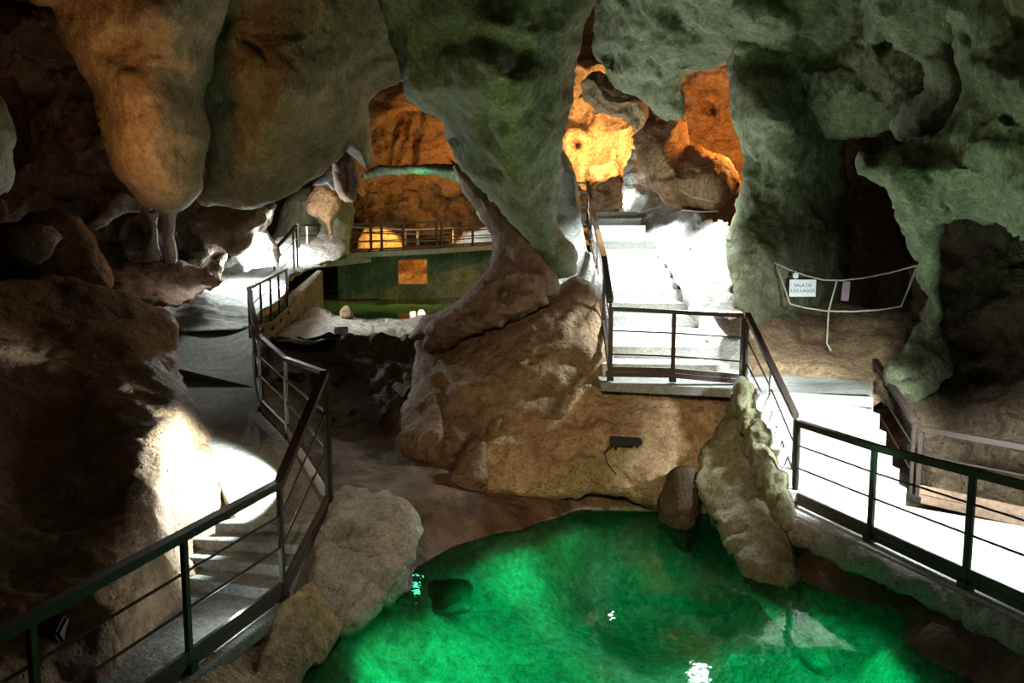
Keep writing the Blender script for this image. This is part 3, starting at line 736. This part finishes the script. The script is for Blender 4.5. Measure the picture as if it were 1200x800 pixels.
# platform
zl = 1.1
pl = [az(704, 448, zl), az(790, 452, zl), az(872, 456, zl), az(1024, 466, zl), Vector((5.4, 12.2, zl)), Vector((1.2, 12.4, zl))]
o = link_mesh('platform', *MB().prism(pl, .12).vf, M['concrete']); bevelled(o, .015)
set_props(o, 'concrete landing platform at the foot of the bright staircase', 'platform')
# main staircase
A0, B0 = az(706, 440, zl), az(854, 442, zl)
A1, B1 = at(690, 249, 19.6), at(742, 248, 19.6)
st = empty('staircase', (A0 + B0) / 2, 'long brilliantly lit white staircase climbing to the orange niche', 'staircase')
NS = 15
for i in range(NS):
    t0, t1 = i / NS, (i + 1) / NS
    z = zl + (A1.z - zl) * (i + 1) / NS
    q = [lerp(A0, A1, t0), lerp(B0, B1, t0), lerp(B0, B1, t1), lerp(A0, A1, t1)]
    q = [Vector((p.x, p.y, z)) for p in q]
    child('step', MB().prism(q, .35).vf, M['step'], st)
q = [A1, B1, B1 + Vector((.3, 4, 0)), A1 + Vector((-.6, 4, 0))]
o = link_mesh('landing', *MB().prism(q, .3).vf, M['concrete']); set_props(o, 'level ground at the top of the bright staircase', 'landing')
# right walkway
we = [az(908, 592, 0), az(925, 600, 0), az(1019, 641, 0), az(1135, 695, 0), az(1300, 772, 0)]
d2 = (we[-1] - we[-2]).normalized()
we.append(we[-1] + d2 * 3)
wl = [az(950, 583, 0), az(985, 583, 0), az(1060, 592, 0), az(1200, 616, 0), az(1330, 640, 0)]
wl.append(wl[-1] + d2 * 3 + Vector((1, 0, 0)))
o = link_mesh('walkway', *strip(wl, we, .16), M['step']); bevelled(o, .015)
set_props(o, 'white lit concrete walkway behind the right railing', 'walkway')
# curb of stones below the right walkway
n = 90; cv = []
seg = [(p - Vector((0, 0, 0))) for p in we]
L = [0]
for i in range(1, len(seg)): L.append(L[-1] + (seg[i] - seg[i - 1]).length)
def along(s):
    for i in range(1, len(seg)):
        if s <= L[i] or i == len(seg) - 1:
            return lerp(seg[i - 1], seg[i], (s - L[i - 1]) / (L[i] - L[i - 1]))
rows = 7; P = []
for i in range(n):
    p = along(L[-1] * i / (n - 1))
    for j in range(rows):
        P.append((p.x - .05 - .04 * math.sin(j / 6 * 3.14), p.y - .05, -.03 - .26 * j / 6))
P = np.array(P)
dn = fbm(P, .16, 3, 5) * .05
P[:, 0] -= dn; P[:, 1] -= dn
P[:, 2] += np.where(np.arange(len(P)) % rows == rows - 1, fbm(P, .3, 2, 6) * .06, 0)
back = P.copy(); back[:, 0] += .25; back[:, 1] += .25
back[:, 2] = np.minimum(P[:, 2], -.02)
faces = [(i * rows + j, i * rows + j + 1, (i + 1) * rows + j + 1, (i + 1) * rows + j) for i in range(n - 1) for j in range(rows - 1)]
nP = len(P)
faces += [tuple(x + nP for x in f[::-1]) for f in faces]
for i in range(n - 1):
    for j in (0, rows - 1):
        faces.append((i * rows + j, (i + 1) * rows + j, (i + 1) * rows + j + nP, i * rows + j + nP))
o = link_mesh('stone_curb', np.vstack([P, back]), faces, M['pale'], None, True)
set_props(o, 'rough pale stone curb carrying the right walkway above the pool', 'curb')
# lower right steps
L0, L1, R0, R1 = az(924, 594, 0), az(876, 458, zl), az(1062, 590, 0), az(1016, 462, zl)
st = empty('staircase', (L0 + R0) / 2, 'white lit steps rising from the right walkway to the platform', 'staircase')
NS = 6
for i in range(NS):
    t0, t1 = i / NS, (i + 1) / NS
    z = zl * (i + 1) / NS
    q = [lerp(L0, L1, t0), lerp(R0, R1, t0), lerp(R0, R1, min(1, t1 + .02)), lerp(L0, L1, min(1, t1 + .02))]
    q = [Vector((p.x, p.y, z)) for p in q]
    bevelled(child('step', MB().prism(q, .3, -.1 if i < 2 else z - .45).vf, M['step'], st), .012)

rng = np.random.RandomState(4)
for i in range(11):
    t = i / 10
    p = lerp(L0, L1, t)
    s = .13 + .05 * rng.rand()
    bm = bmesh.new(); bmesh.ops.create_icosphere(bm, subdivisions=4, radius=1)
    P = np.array([v.co[:] for v in bm.verts]); fcs = [[v.index for v in f.verts] for f in bm.faces]; bm.free()
    P = P * (1 + .28 * fbm(P + i * 9.1, .9, 3, 60 + i))[:, None] * np.array([s * .9, s * 1.1, s * 1.25])
    P = P + np.array([p.x - .10, p.y - .08, zl * t - .06])
    o = link_mesh('stone', P, fcs, M['grey'], None, True)
    set_props(o, 'rough grey stone edging the lower steps under the sloping railing', 'stone', 'edge stones')

# ================================================================== RAILINGS
def rail(label, nodes, rods=(.45, .71), kick=(.03, .17), hw=.075, hh=.055, pw=.055, rr=.011, ext0=None, ext1=None, posts=None, group='dark metal railings', steel_posts=(), mat='rail', kickmat='wood', name='railing', loop=True):
    b0 = nodes[0][0]
    root = empty(name, b0, label, 'railing', group)
    tops = [Vector(n[1]) for n in nodes]; bases = [Vector(n[0]) for n in nodes]
    hp = list(tops)
    if ext0 is not None: hp.insert(0, Vector(ext0))
    if ext1 is not None: hp.append(Vector(ext1))
    child('handrail', MB().sweep(hp, hw, hh).vf, M[mat], root)
    for i, (b, t) in enumerate(zip(bases, tops)):
        if posts is not None and i not in posts: continue
        dv = (bases[min(i + 1, len(bases) - 1)] - bases[max(i - 1, 0)]); dv.z = 0; dv.normalize()
        rot = Matrix(((dv.x, -dv.y, 0), (dv.y, dv.x, 0), (0, 0, 1)))
        h = t.z - b.z - hh
        mb = MB().box(b + Vector((0, 0, h / 2)), pw, pw * .65, h, rot, .006)
        po = child('post', mb.vf, M['steel' if i in steel_posts else mat], root)
        if i in steel_posts: po['label'] = 'bare steel post'
        fb = MB().box(b + Vector((0, 0, .035)), pw * 1.6, pw * 1.5, .07, rot, .006)
        link_mesh('post_foot', fb.v, fb.f, M['black'], po, False, origin=np.array(ORG[po.name]))
    for fr in rods:
        child('crossbar', MB().tube([lerp(b, t, fr) for b, t in zip(bases, tops)], rr, 6).vf, M[mat], root)
    if kick:
        for i in range(len(bases) - 1):
            mb = MB()
            k0, k1 = kick
            for s in range(2):
                a0 = lerp(bases[i], tops[i], k0 + (k1 - k0) * s / 2); a1 = lerp(bases[i + 1], tops[i + 1], k0 + (k1 - k0) * s / 2)
                c1 = lerp(bases[i], tops[i], k0 + (k1 - k0) * (s + .92) / 2)
                mb.sweep([a0, a1], .03, -(c1.z - a0.z))
            child('kick_board', mb.vf, M[kickmat], root)
    return root


def nodez(px0, py0, px1, py1, z):
    b = az(px0, py0, z); t = at(px1, py1, b.y)
    return (b, Vector((b.x, b.y, t.z)))


def node(px0, py0, px1, py1, Y):
    b = at(px0, py0, Y); t = at(px1, py1, Y)
    return (b, Vector((b.x, b.y, t.z)))


# near left railing
n222, n332 = nodez(223, 787, 218, 622, 0), nodez(332, 704, 332, 562, 0)
back = n222[0] - (n332[0] - n222[0]) * 1.05; backt = n222[1] - (n332[1] - n222[1]) * 1.05
back2 = n222[0] - (n332[0] - n222[0]) * 2.1; backt2 = n222[1] - (n332[1] - n222[1]) * 2.1
nA = node(385, 602, 392, 434, 7.45)
rail('dark metal railing along the near left walkway, rising at its bend', [(back2, backt2), (back, backt), n222, n332, nA], steel_posts=(), hw=.08, hh=.06)
nB, nC, nD, nE = node(337, 514, 337, 418, 8.96), node(306, 482, 307, 391, 10.2), node(301, 455, 301, 368, 11.3), node(294, 416, 293, 336, 12.4)
sh = Vector((.02, .02, 0))
rail('dark railing with steel posts curving back along the sloping left walkway', [(nA[0] + sh, nA[1]), nB, nC, nD, nE], steel_posts=(1, 2), hw=.06, hh=.04)
nF = [node(307, 389, 306.5, 329, 13.4), node(318.5, 386, 318.5, 323.5, 14.4), node(328, 377, 328, 318.5, 15.5), node(337, 368, 337, 314, 16.6)]
rail('dark railing on top of the brown retaining wall by the ledge', [(nE[0] + Vector((.03, .05, 0)), nE[1])] + nF, hw=.06, hh=.05)
rail('short sloping dark railing at the bend below the bridge', [node(322.5, 342, 322.5, 292, 19.6), node(345, 322, 345, 268, 20.6), node(349, 318, 349.5, 263, 21)], hw=.07, hh=.06, rods=(.4, .7), kick=None)
nG = [node(350, 306, 350, 262, 22.3), node(361, 305, 361, 262, 23), node(373, 303, 373, 262.5, 24), node(389, 299, 389, 262, 25), node(435, 296, 435, 261, 25.8), node(447.5, 295.5, 447.5, 260.5, 26), node(473, 294.5, 473, 260, 26.5),
      node(512, 292.5, 512, 258.5, 27.2), node(518, 292, 518, 258, 27.3), node(554, 289.5, 554, 256, 28), node(600, 287, 600, 253, 29)]
rail('dark front railing of the bridge over the upper pool', nG, hw=.08, hh=.07, rr=.018, pw=.08, rods=(.4, .68), kick=(.0, .16), steel_posts=(1,))
bo = Vector((.1, 1.5, 0))
nH = [node(408, 292.5, 408, 265, 27.4), node(475, 290, 475, 268, 28.2), node(490, 289.5, 490, 268, 28.5), node(532, 288, 532, 266, 29), node(600, 285, 600, 258, 30.5)]
rail('pale metal rear railing of the bridge', nH, hw=.05, hh=.05, rr=.022, pw=.07, rods=(.33, .72), kick=None, mat='steel')
# bridge
dv = [n[0] + Vector((0, -.12, .03)) for n in nG[3:]]
dback = [p + Vector((.15, 1.9, 0)) for p in dv]
br = empty('footbridge', dv[0], 'concrete footbridge crossing the upper pool', 'footbridge')
child('deck', strip(dback, dv, .16), M['concrete'], br)
g0, g1 = at(378, 307, 24.6), at(432, 301, 25.9)
child('girder', MB().sweep([g0 + Vector((-.3, 0, 0)), g0, g1], .25, .28, .12).vf, M['concrete'], br)
# wall under the bridge with its opening
def wpt(px, py):
    return at(px, py, 27.6 + (px - 430) / 170 * 1.6)
mb = MB()
for (x0, x1, y0, y1) in [(395, 464, 297, 350), (500, 640, 292, 350), (464, 500, 295, 304), (463, 501, 333, 350)]:
    q = [wpt(x0, y0), wpt(x1, y0)]
    zb = wpt((x0 + x1) / 2, y1).z
    a, b = q
    mb.prism([a, b, b + Vector((0, .5, 0)), a + Vector((0, .5, 0))], 1, zb)
o = link_mesh('abutment', *mb.vf, M['green'])
set_props(o, 'greenish stained wall under the bridge with a square opening', 'abutment wall')
# platform railing
nP = [node(715, 446, 717.5, 359, 10.62), node(788, 447.5, 790, 363, 10.55), node(868, 455, 869, 367, 10.5)]
rail('straight dark railing along the platform edge above the tan rock face', nP, rods=(.36, .68), kick=(.06, .2), hw=.07, hh=.055)
nQ = [node(873, 456, 875, 366, 10.45), node(901, 510, 903, 425, 9.8), node(928, 590, 934, 484, 9.02)]
rail('steep dark railing down the lower steps to the right walkway', nQ, steel_posts=(1,), rods=(.36, .66), kick=(.03, .19), hw=.075, hh=.06)
nR = [nodez(931, 592, 937, 492, 0), nodez(1019, 634, 1024, 520, 0), nodez(1131, 688, 1140, 549, 0)]
e1 = nR[2][0] + (nR[2][0] - nR[1][0]) * 1.0; e1t = nR[2][1] + (nR[2][1] - nR[1][1]) * 1.0
e2 = nR[2][0] + (nR[2][0] - nR[1][0]) * 2.0; e2t = nR[2][1] + (nR[2][1] - nR[1][1]) * 2.0
rail('long dark railing along the pool side of the right walkway', nR + [(e1, e1t), (e2, e2t)], hw=.08, hh=.065, pw=.065)
# far right railings
nS = [node(1021, 500, 1024, 420, 11.0), nodez(1066, 585, 1070, 490, 0)]
rail('sloping dark railing on the far side of the lower right steps', nS, rods=(.35, .66), kick=None, hw=.075, hh=.06)
nT = [nodez(1075, 588, 1079, 499, 0), nodez(1330, 646, 1345, 545, 0)]
rail('dark railing between right walkway and rock wall with a broad timber skirting', nT, rods=(.62,), kick=(.0, .24), hw=.07, hh=.06, kickmat='timberlight')
nU = [(at(1027, 500, 11.1), at(1027, 429, 11.1)), (at(1100, 500, 11.6), at(1100, 432, 11.6))]
rail('short level railing running into the dark right wall', nU, rods=(.32, .7), kick=None, posts=(), hw=.06, hh=.05)
# staircase railing
nV = [node(714, 441, 721, 349, 10.75), node(707, 385, 709, 300, 12.0), node(699.5, 322, 701, 268, 14.6), node(692.5, 285, 694, 235, 17.2), node(688, 262, 687, 212, 19.4)]
rail('dark railing climbing the left of the bright staircase', nV, rods=(.36, .68), kick=(.02, .14), hw=.08, hh=.07, pw=.06)
nW = [node(688, 262, 687, 213, 19.5), node(672, 262, 672, 213, 19.6)]
rail('short pale metal railing across the head of the bright staircase', nW, rods=(.4, .75), kick=None, mat='steel', hw=.05, hh=.05, rr=.02)

# ================================================================== SMALL THINGS
def text_mesh(s, size, loc, rot, mat, parent, name='lettering', extrude=.002):
    cu = bpy.data.curves.new(name, 'FONT'); cu.body = s; cu.size = size; cu.align_x = 'CENTER'; cu.align_y = 'CENTER'; cu.extrude = extrude; cu.space_line = 1.15
    t = bpy.data.objects.new(name, cu)
    dg = bpy.context.evaluated_depsgraph_get()
    COL.objects.link(t); dg.update()
    me = bpy.data.meshes.new_from_object(t.evaluated_get(bpy.context.evaluated_depsgraph_get()))
    bpy.data.objects.remove(t); bpy.data.curves.remove(cu)
    o = bpy.data.objects.new(name, me); me.materials.append(mat); COL.objects.link(o)
    o.parent = parent; o.location = Vector(loc) - Vector(ORG[parent.name]); o.rotation_euler = rot
    return o


Ys = 12.1
c = at(940.5, 337.5, Ys)
sg = empty('sign', at(940.5, 347, Ys), 'small white sign with dark lettering hung on the rope', 'sign')
wS, hS = 31 * Ys / F_PX, 20 * Ys / F_PX
child('board', MB().box(c, wS, .02, hS, None, .004).vf, M['sign'], sg)
text_mesh('SALA DE\nLOS LAGOS', hS * .27, c + Vector((0, -.014, 0)), (math.pi / 2, 0, 0), M['ink'], sg)
child('hanger', MB().box(at(933, 323, Ys) + Vector((0, .03, 0)), .075, .03, .13, None, .03).vf, M['sign'], sg)
o = link_mesh('board', *MB().box(at(991, 341, 12.0), .11, .03, .29, Matrix.Rotation(.06, 3, 'Y'), .006).vf, M['mauve'])
set_props(o, 'small mauve upright board hung on the rope right of the sign', 'board')
def rp(*pts): return [at(*p) for p in pts]
rb = empty('rope_barrier', at(969, 405, 11.6), 'sagging pale rope barrier closing off the dark hollow', 'rope barrier')
for pts in [rp((908, 308, 12.3), (925, 316, 12.2), (945, 323, 12.15), (965, 328, 12.1), (985, 328.5, 12.0), (1010, 326, 11.8), (1045, 319, 11.4), (1075, 311, 10.9)),
            rp((910, 310, 12.3), (918, 333, 12.1), (926, 356, 11.9)),
            rp((926, 356, 11.9), (945, 361, 11.85), (970, 364.5, 11.8), (1000, 365, 11.6), (1030, 363, 11.3), (1056, 359, 11.0)),
            rp((1075, 311, 10.9), (1066, 335, 10.95), (1056, 359, 11.0)),
            rp((981, 328, 12.0), (976, 346, 11.9), (971, 365, 11.75), (970, 385, 11.6), (969, 402, 11.5), (974, 411, 11.4))]:
    child('rope', MB().tube(pts, .012, 6).vf, M['rope'], rb)
rb2 = empty('rope_barrier', at(820, 245, 16.5), 'thin pale rope lines before the orange boulder', 'rope barrier')
for pts in [rp((797, 222, 16.9), (812, 231, 16.6), (838, 236, 16.4)), rp((800, 246, 16.6), (820, 248, 16.4), (842, 247.5, 16.3))]:
    child('rope', MB().tube(pts, .014, 6).vf, M['rope'], rb2)
# small lamp on the tan rock
Yl = 10.02
lp = empty('wall_lamp', at(733, 522, Yl), 'small black lamp bar fixed to the tan rock face', 'lamp')
child('housing', MB().box(at(733, 516.5, Yl), .40, .10, .09, Matrix.Rotation(.06, 3, 'Y'), .012).vf, M['black'], lp)
child('bracket', MB().box(at(720, 521, Yl + .06), .03, .16, .05, None, .004).box(at(746, 521, Yl + .06), .03, .16, .05, None, .004).vf, M['black'], lp)
child('cable', MB().tube(rp((716, 521, Yl + .03), (708, 530, Yl + .05), (712, 543, Yl + .03), (722, 556, Yl)), .009, 6).vf, M['black'], lp)
# floodlight on the near left walkway
Yf = 5.5
fl = empty('floodlight', az(52, 800, 0), 'dark floodlight on a bracket at the foot of the big left rock', 'lamp')
fb = az(60, 798, 0)
child('housing', MB().box(fb + Vector((0, 0, .36)), .26, .16, .16, Matrix.Rotation(.5, 3, 'X'), .02).vf, M['black'], fl)
child('bracket', MB().box(fb + Vector((0, .02, .14)), .04, .03, .28, None, .004).box(fb + Vector((0, .02, .01)), .2, .12, .02, None, .004).vf, M['black'], fl)
# cable loop at the right
cl = link_mesh('cable', *MB().tube(rp((926, 590, 8.75), (919, 597, 8.7), (920, 610, 8.6), (926, 616, 8.55), (924, 622, 8.5), (931, 627, 8.45), (941, 628, 8.4)), .012, 6).vf, M['rope'], None, True)
set_props(cl, 'pale loose cable looping at the foot of the right railing', 'cable')
# white block on the ledge
o = link_mesh('block', *MB().box(at(398, 386, 15.0), .26, .3, .13, Matrix.Rotation(.4, 3, 'Z'), .012).vf, M['white'])
set_props(o, 'small white block lying on the pale ledge', 'block')
# row of ribs under the water
rf = empty('flowstone', az(885, 785, -1.0), 'row of pale ribs under the green water near the bottom edge', 'rock formation')
for i in range(8):
    px = 850 + i * 10
    child('rib', MB().tube([az(px + 12, 771 + .3 * i, -.85), az(px, 785, -.82), az(px - 12, 806, -.9)], .045, 8, .03).vf, M['bed'], rf, True)

bm = bmesh.new(); bmesh.ops.create_icosphere(bm, subdivisions=4, radius=1)
P = np.array([v.co[:] for v in bm.verts]); fcs = [[v.index for v in f.verts] for f in bm.faces]; bm.free()
P = P * (1 + .3 * fbm(P, 1.0, 3, 77))[:, None] * np.array([.36, .34, .13]) + np.array(az(517, 702, -.78))
o = link_mesh('stone', P, fcs, M['wetbrown'], None, True)
set_props(o, 'brown stone lying under the green water near the pale buff boulder', 'stone')
# ================================================================== LIGHT
def lamp(name, typ, loc, energy, col, size=.15, target=None, angle=60, blend=.6):
    ld = bpy.data.lights.new(name, typ)
    ld.energy = energy; ld.color = col
    if typ in ('POINT', 'SPOT'): ld.shadow_soft_size = size
    if typ == 'AREA': ld.size = size
    if typ == 'SPOT': ld.spot_size = math.radians(angle); ld.spot_blend = blend
    o = bpy.data.objects.new(name, ld); COL.objects.link(o)
    o.location = loc
    if target is not None:
        o.rotation_euler = (Vector(target) - Vector(loc)).to_track_quat('-Z', 'Y').to_euler()
    return o


WH = (.88, 1.0, .97); OR = (1, .42, .10); GR = (.05, 1.0, .42); GW = (.55, 1.0, .55); WARM = (1, .72, .42)
V = Vector
# white floods along the paths, with added fills
fp = at(318, 575, 7.9) + V((0, 0, .45))
lamp('flood_left', 'SPOT', fp, 1100, WH, .06, fp + V((-1.0, -.12, -.75)), 122, .25)
lamp('left_foot_fill', 'POINT', az(278, 715, .18), 14, WH, .05)  # second lamp, added to carry the white light down the rock's foot
lamp('walk_fill', 'SPOT', at(265, 405, 12.2) + V((0, 0, 1.6)), 70, WH, .15, at(255, 420, 12.0), 100, .8)  # added to lift the upper left walkway out of the dark
lamp('flood_path', 'POINT', at(302, 343, 17.0) + V((0, 0, .6)), 750, WH, .15)
lamp('flowstone_fill', 'POINT', at(306, 322, 16.4) + V((0, 0, .25)), 90, (1, .93, .96), .06)  # extra lamp added close by to brighten the flowstone
lamp('left_ledge_fill', 'POINT', at(225, 285, 11.8), 10, (1, .9, .75), .2)  # weak lamp added so the thin columns and ledge show
lamp('flood_path_far', 'POINT', at(345, 292, 21.5) + V((0, 0, .5)), 260, WH, .15)
lamp('flood_stairs', 'SPOT', at(800, 120, 13.2), 2300, WH, .2, at(772, 330, 14.2), 84, .5)
lamp('stairs_low_fill', 'SPOT', at(835, 300, 11.8), 1000, WH, .15, at(785, 430, 11.4), 112, .5)  # added to whiten the lower steps as well
lamp('stairs_left_fill', 'POINT', at(718, 290, 14.2), 70, WH, .1)  # added above the steps to brighten the rock bank on their left
lamp('flood_stairs_top', 'SPOT', at(752, 205, 17.0), 700, WH, .15, at(735, 300, 17), 110, .5)
lamp('lip_fill', 'POINT', at(722, 232, 20.3), 60, WH, .1)  # added to light the pale ridge white
lamp('flood_lower_steps', 'SPOT', V((4.0, 8.2, 1.9)), 1000, WH, .15, V((3.8, 9.7, .4)), 88, .6)
lamp('slope_fill', 'SPOT', V((4.0, 10.2, 2.3)), 150, WH, .1, V((4.15, 11.6, 1.5)), 95, .7)  # added to light the rope slope and the sign
lamp('flood_walkway', 'SPOT', V((4.3, 7.6, 1.5)), 600, WH, .15, V((5.2, 7.8, 0)), 124, .5)
# orange niches
lamp('glow_head_of_stairs', 'POINT', at(708, 175, 25.4), 850, (1, .60, .22), .3)
lamp('glow_tall_niche', 'POINT', at(888, 165, 18.2), 420, OR, .2)
lamp('glow_rear_wall', 'POINT', at(530, 165, 33.2), 170, OR, .2)
lamp('glow_rear_dome', 'POINT', at(480, 250, 32.5), 22, OR, .2)
lamp('glow_rear_rock', 'POINT', at(445, 274, 31.3), 320, (1, .6, .15), .1)
lamp('glow_left_rock', 'POINT', at(372, 238, 21.8), 25, OR, .1)
lamp('glow_opening', 'POINT', at(483, 315, 32), 45, OR, .1)
lamp('glow_right_rock', 'POINT', at(555, 272, 31.8), 50, WH, .1)
# warm flood on the left stalactite
lamp('flood_stalactite', 'SPOT', at(70, 300, 6.6), 250, (1, .38, .10), .5, at(140, 110, 9.0), 75, .9)
# green light of the pool
for i, (px, py, z, e) in enumerate([(575, 725, -.55, 18), (620, 650, -.55, 14), (570, 685, -.55, 8), (470, 755, -.55, 14), (600, 790, -.55, 14), (985, 745, -.55, 9), (1010, 775, -.55, 9), (680, 690, -.55, 9), (880, 790, -.55, 14),
                                    (700, 625, -.55, 7), (840, 730, -.55, 7), (740, 790, -.55, 9), (660, 770, -.55, 9), (900, 720, -.55, 5), (540, 770, -.55, 9)]):
    lamp('pool_lamp', 'SPOT', az(px, py, z), e * 1.25, (.0, 1.0, .36), .08, az(px, py, z) - V((0, 0, 1)), 168, .3)
o = lamp('pool_glow_fill', 'AREA', V((.3, 7.5, -.3)), 25, (.72, 1, .26), 2.0, V((.3, 8.0, 6)))  # area light added above the water, standing in for its upward glow
o.data.spread = math.radians(125)
lamp('green_right', 'SPOT', V((3.6, 7.5, .6)), 110, (.2, 1.0, .5), .3, at(1090, 180, 9.5), 75, .8)
lamp('upper_pool_lamp', 'POINT', V((-2.8, 25, 1.25)), 30, (.35, 1.0, .45), .1)
lamp('upper_pool_lamp', 'POINT', V((-4.2, 22.6, .85)), 12, (.0, 1.0, .4), .1)
lamp('upper_pool_lamp', 'POINT', V((-2.4, 23.2, .85)), 10, (.0, 1.0, .4), .1)
lamp('green_arch', 'POINT', at(480, 215, 18.6), 20, GR, .1)
# added fill lights behind the viewer, brightening the central rocks
lamp('central_rock_fill', 'SPOT', V((-.5, 1.5, 4.4)), 2100, (1, .74, .46), .5, V((1.35, 10.4, .5)), 42, 1)
lamp('boulder_fill', 'SPOT', V((-.5, 1.5, 4.4)), 800, (1, .8, .52), .3, az(430, 640, .1), 20, 1)  # second added spot, for the pale buff boulder
lamp('front_fill', 'AREA', V((-.5, 1.0, 4.6)), 13, (1, .85, .6), 1.2, V((-.5, 10.5, 1.0)))  # weak added fill, no fixture there

wd = bpy.data.worlds.new('world'); scene.world = wd; wd.use_nodes = True
wd.node_tree.nodes['Background'].inputs['Color'].default_value = (.9, 1, .9, 1)
wd.node_tree.nodes['Background'].inputs['Strength'].default_value = 0.0
vs = scene.view_settings
vs.view_transform = 'Standard'; vs.look = 'None'; vs.gamma = 1; vs.use_curve_mapping = False; vs.exposure = -0.3
scene.cycles.use_denoising = True
scene.cycles.max_bounces = 6
scene.cycles.diffuse_bounces = 2
scene.cycles.transparent_max_bounces = 8
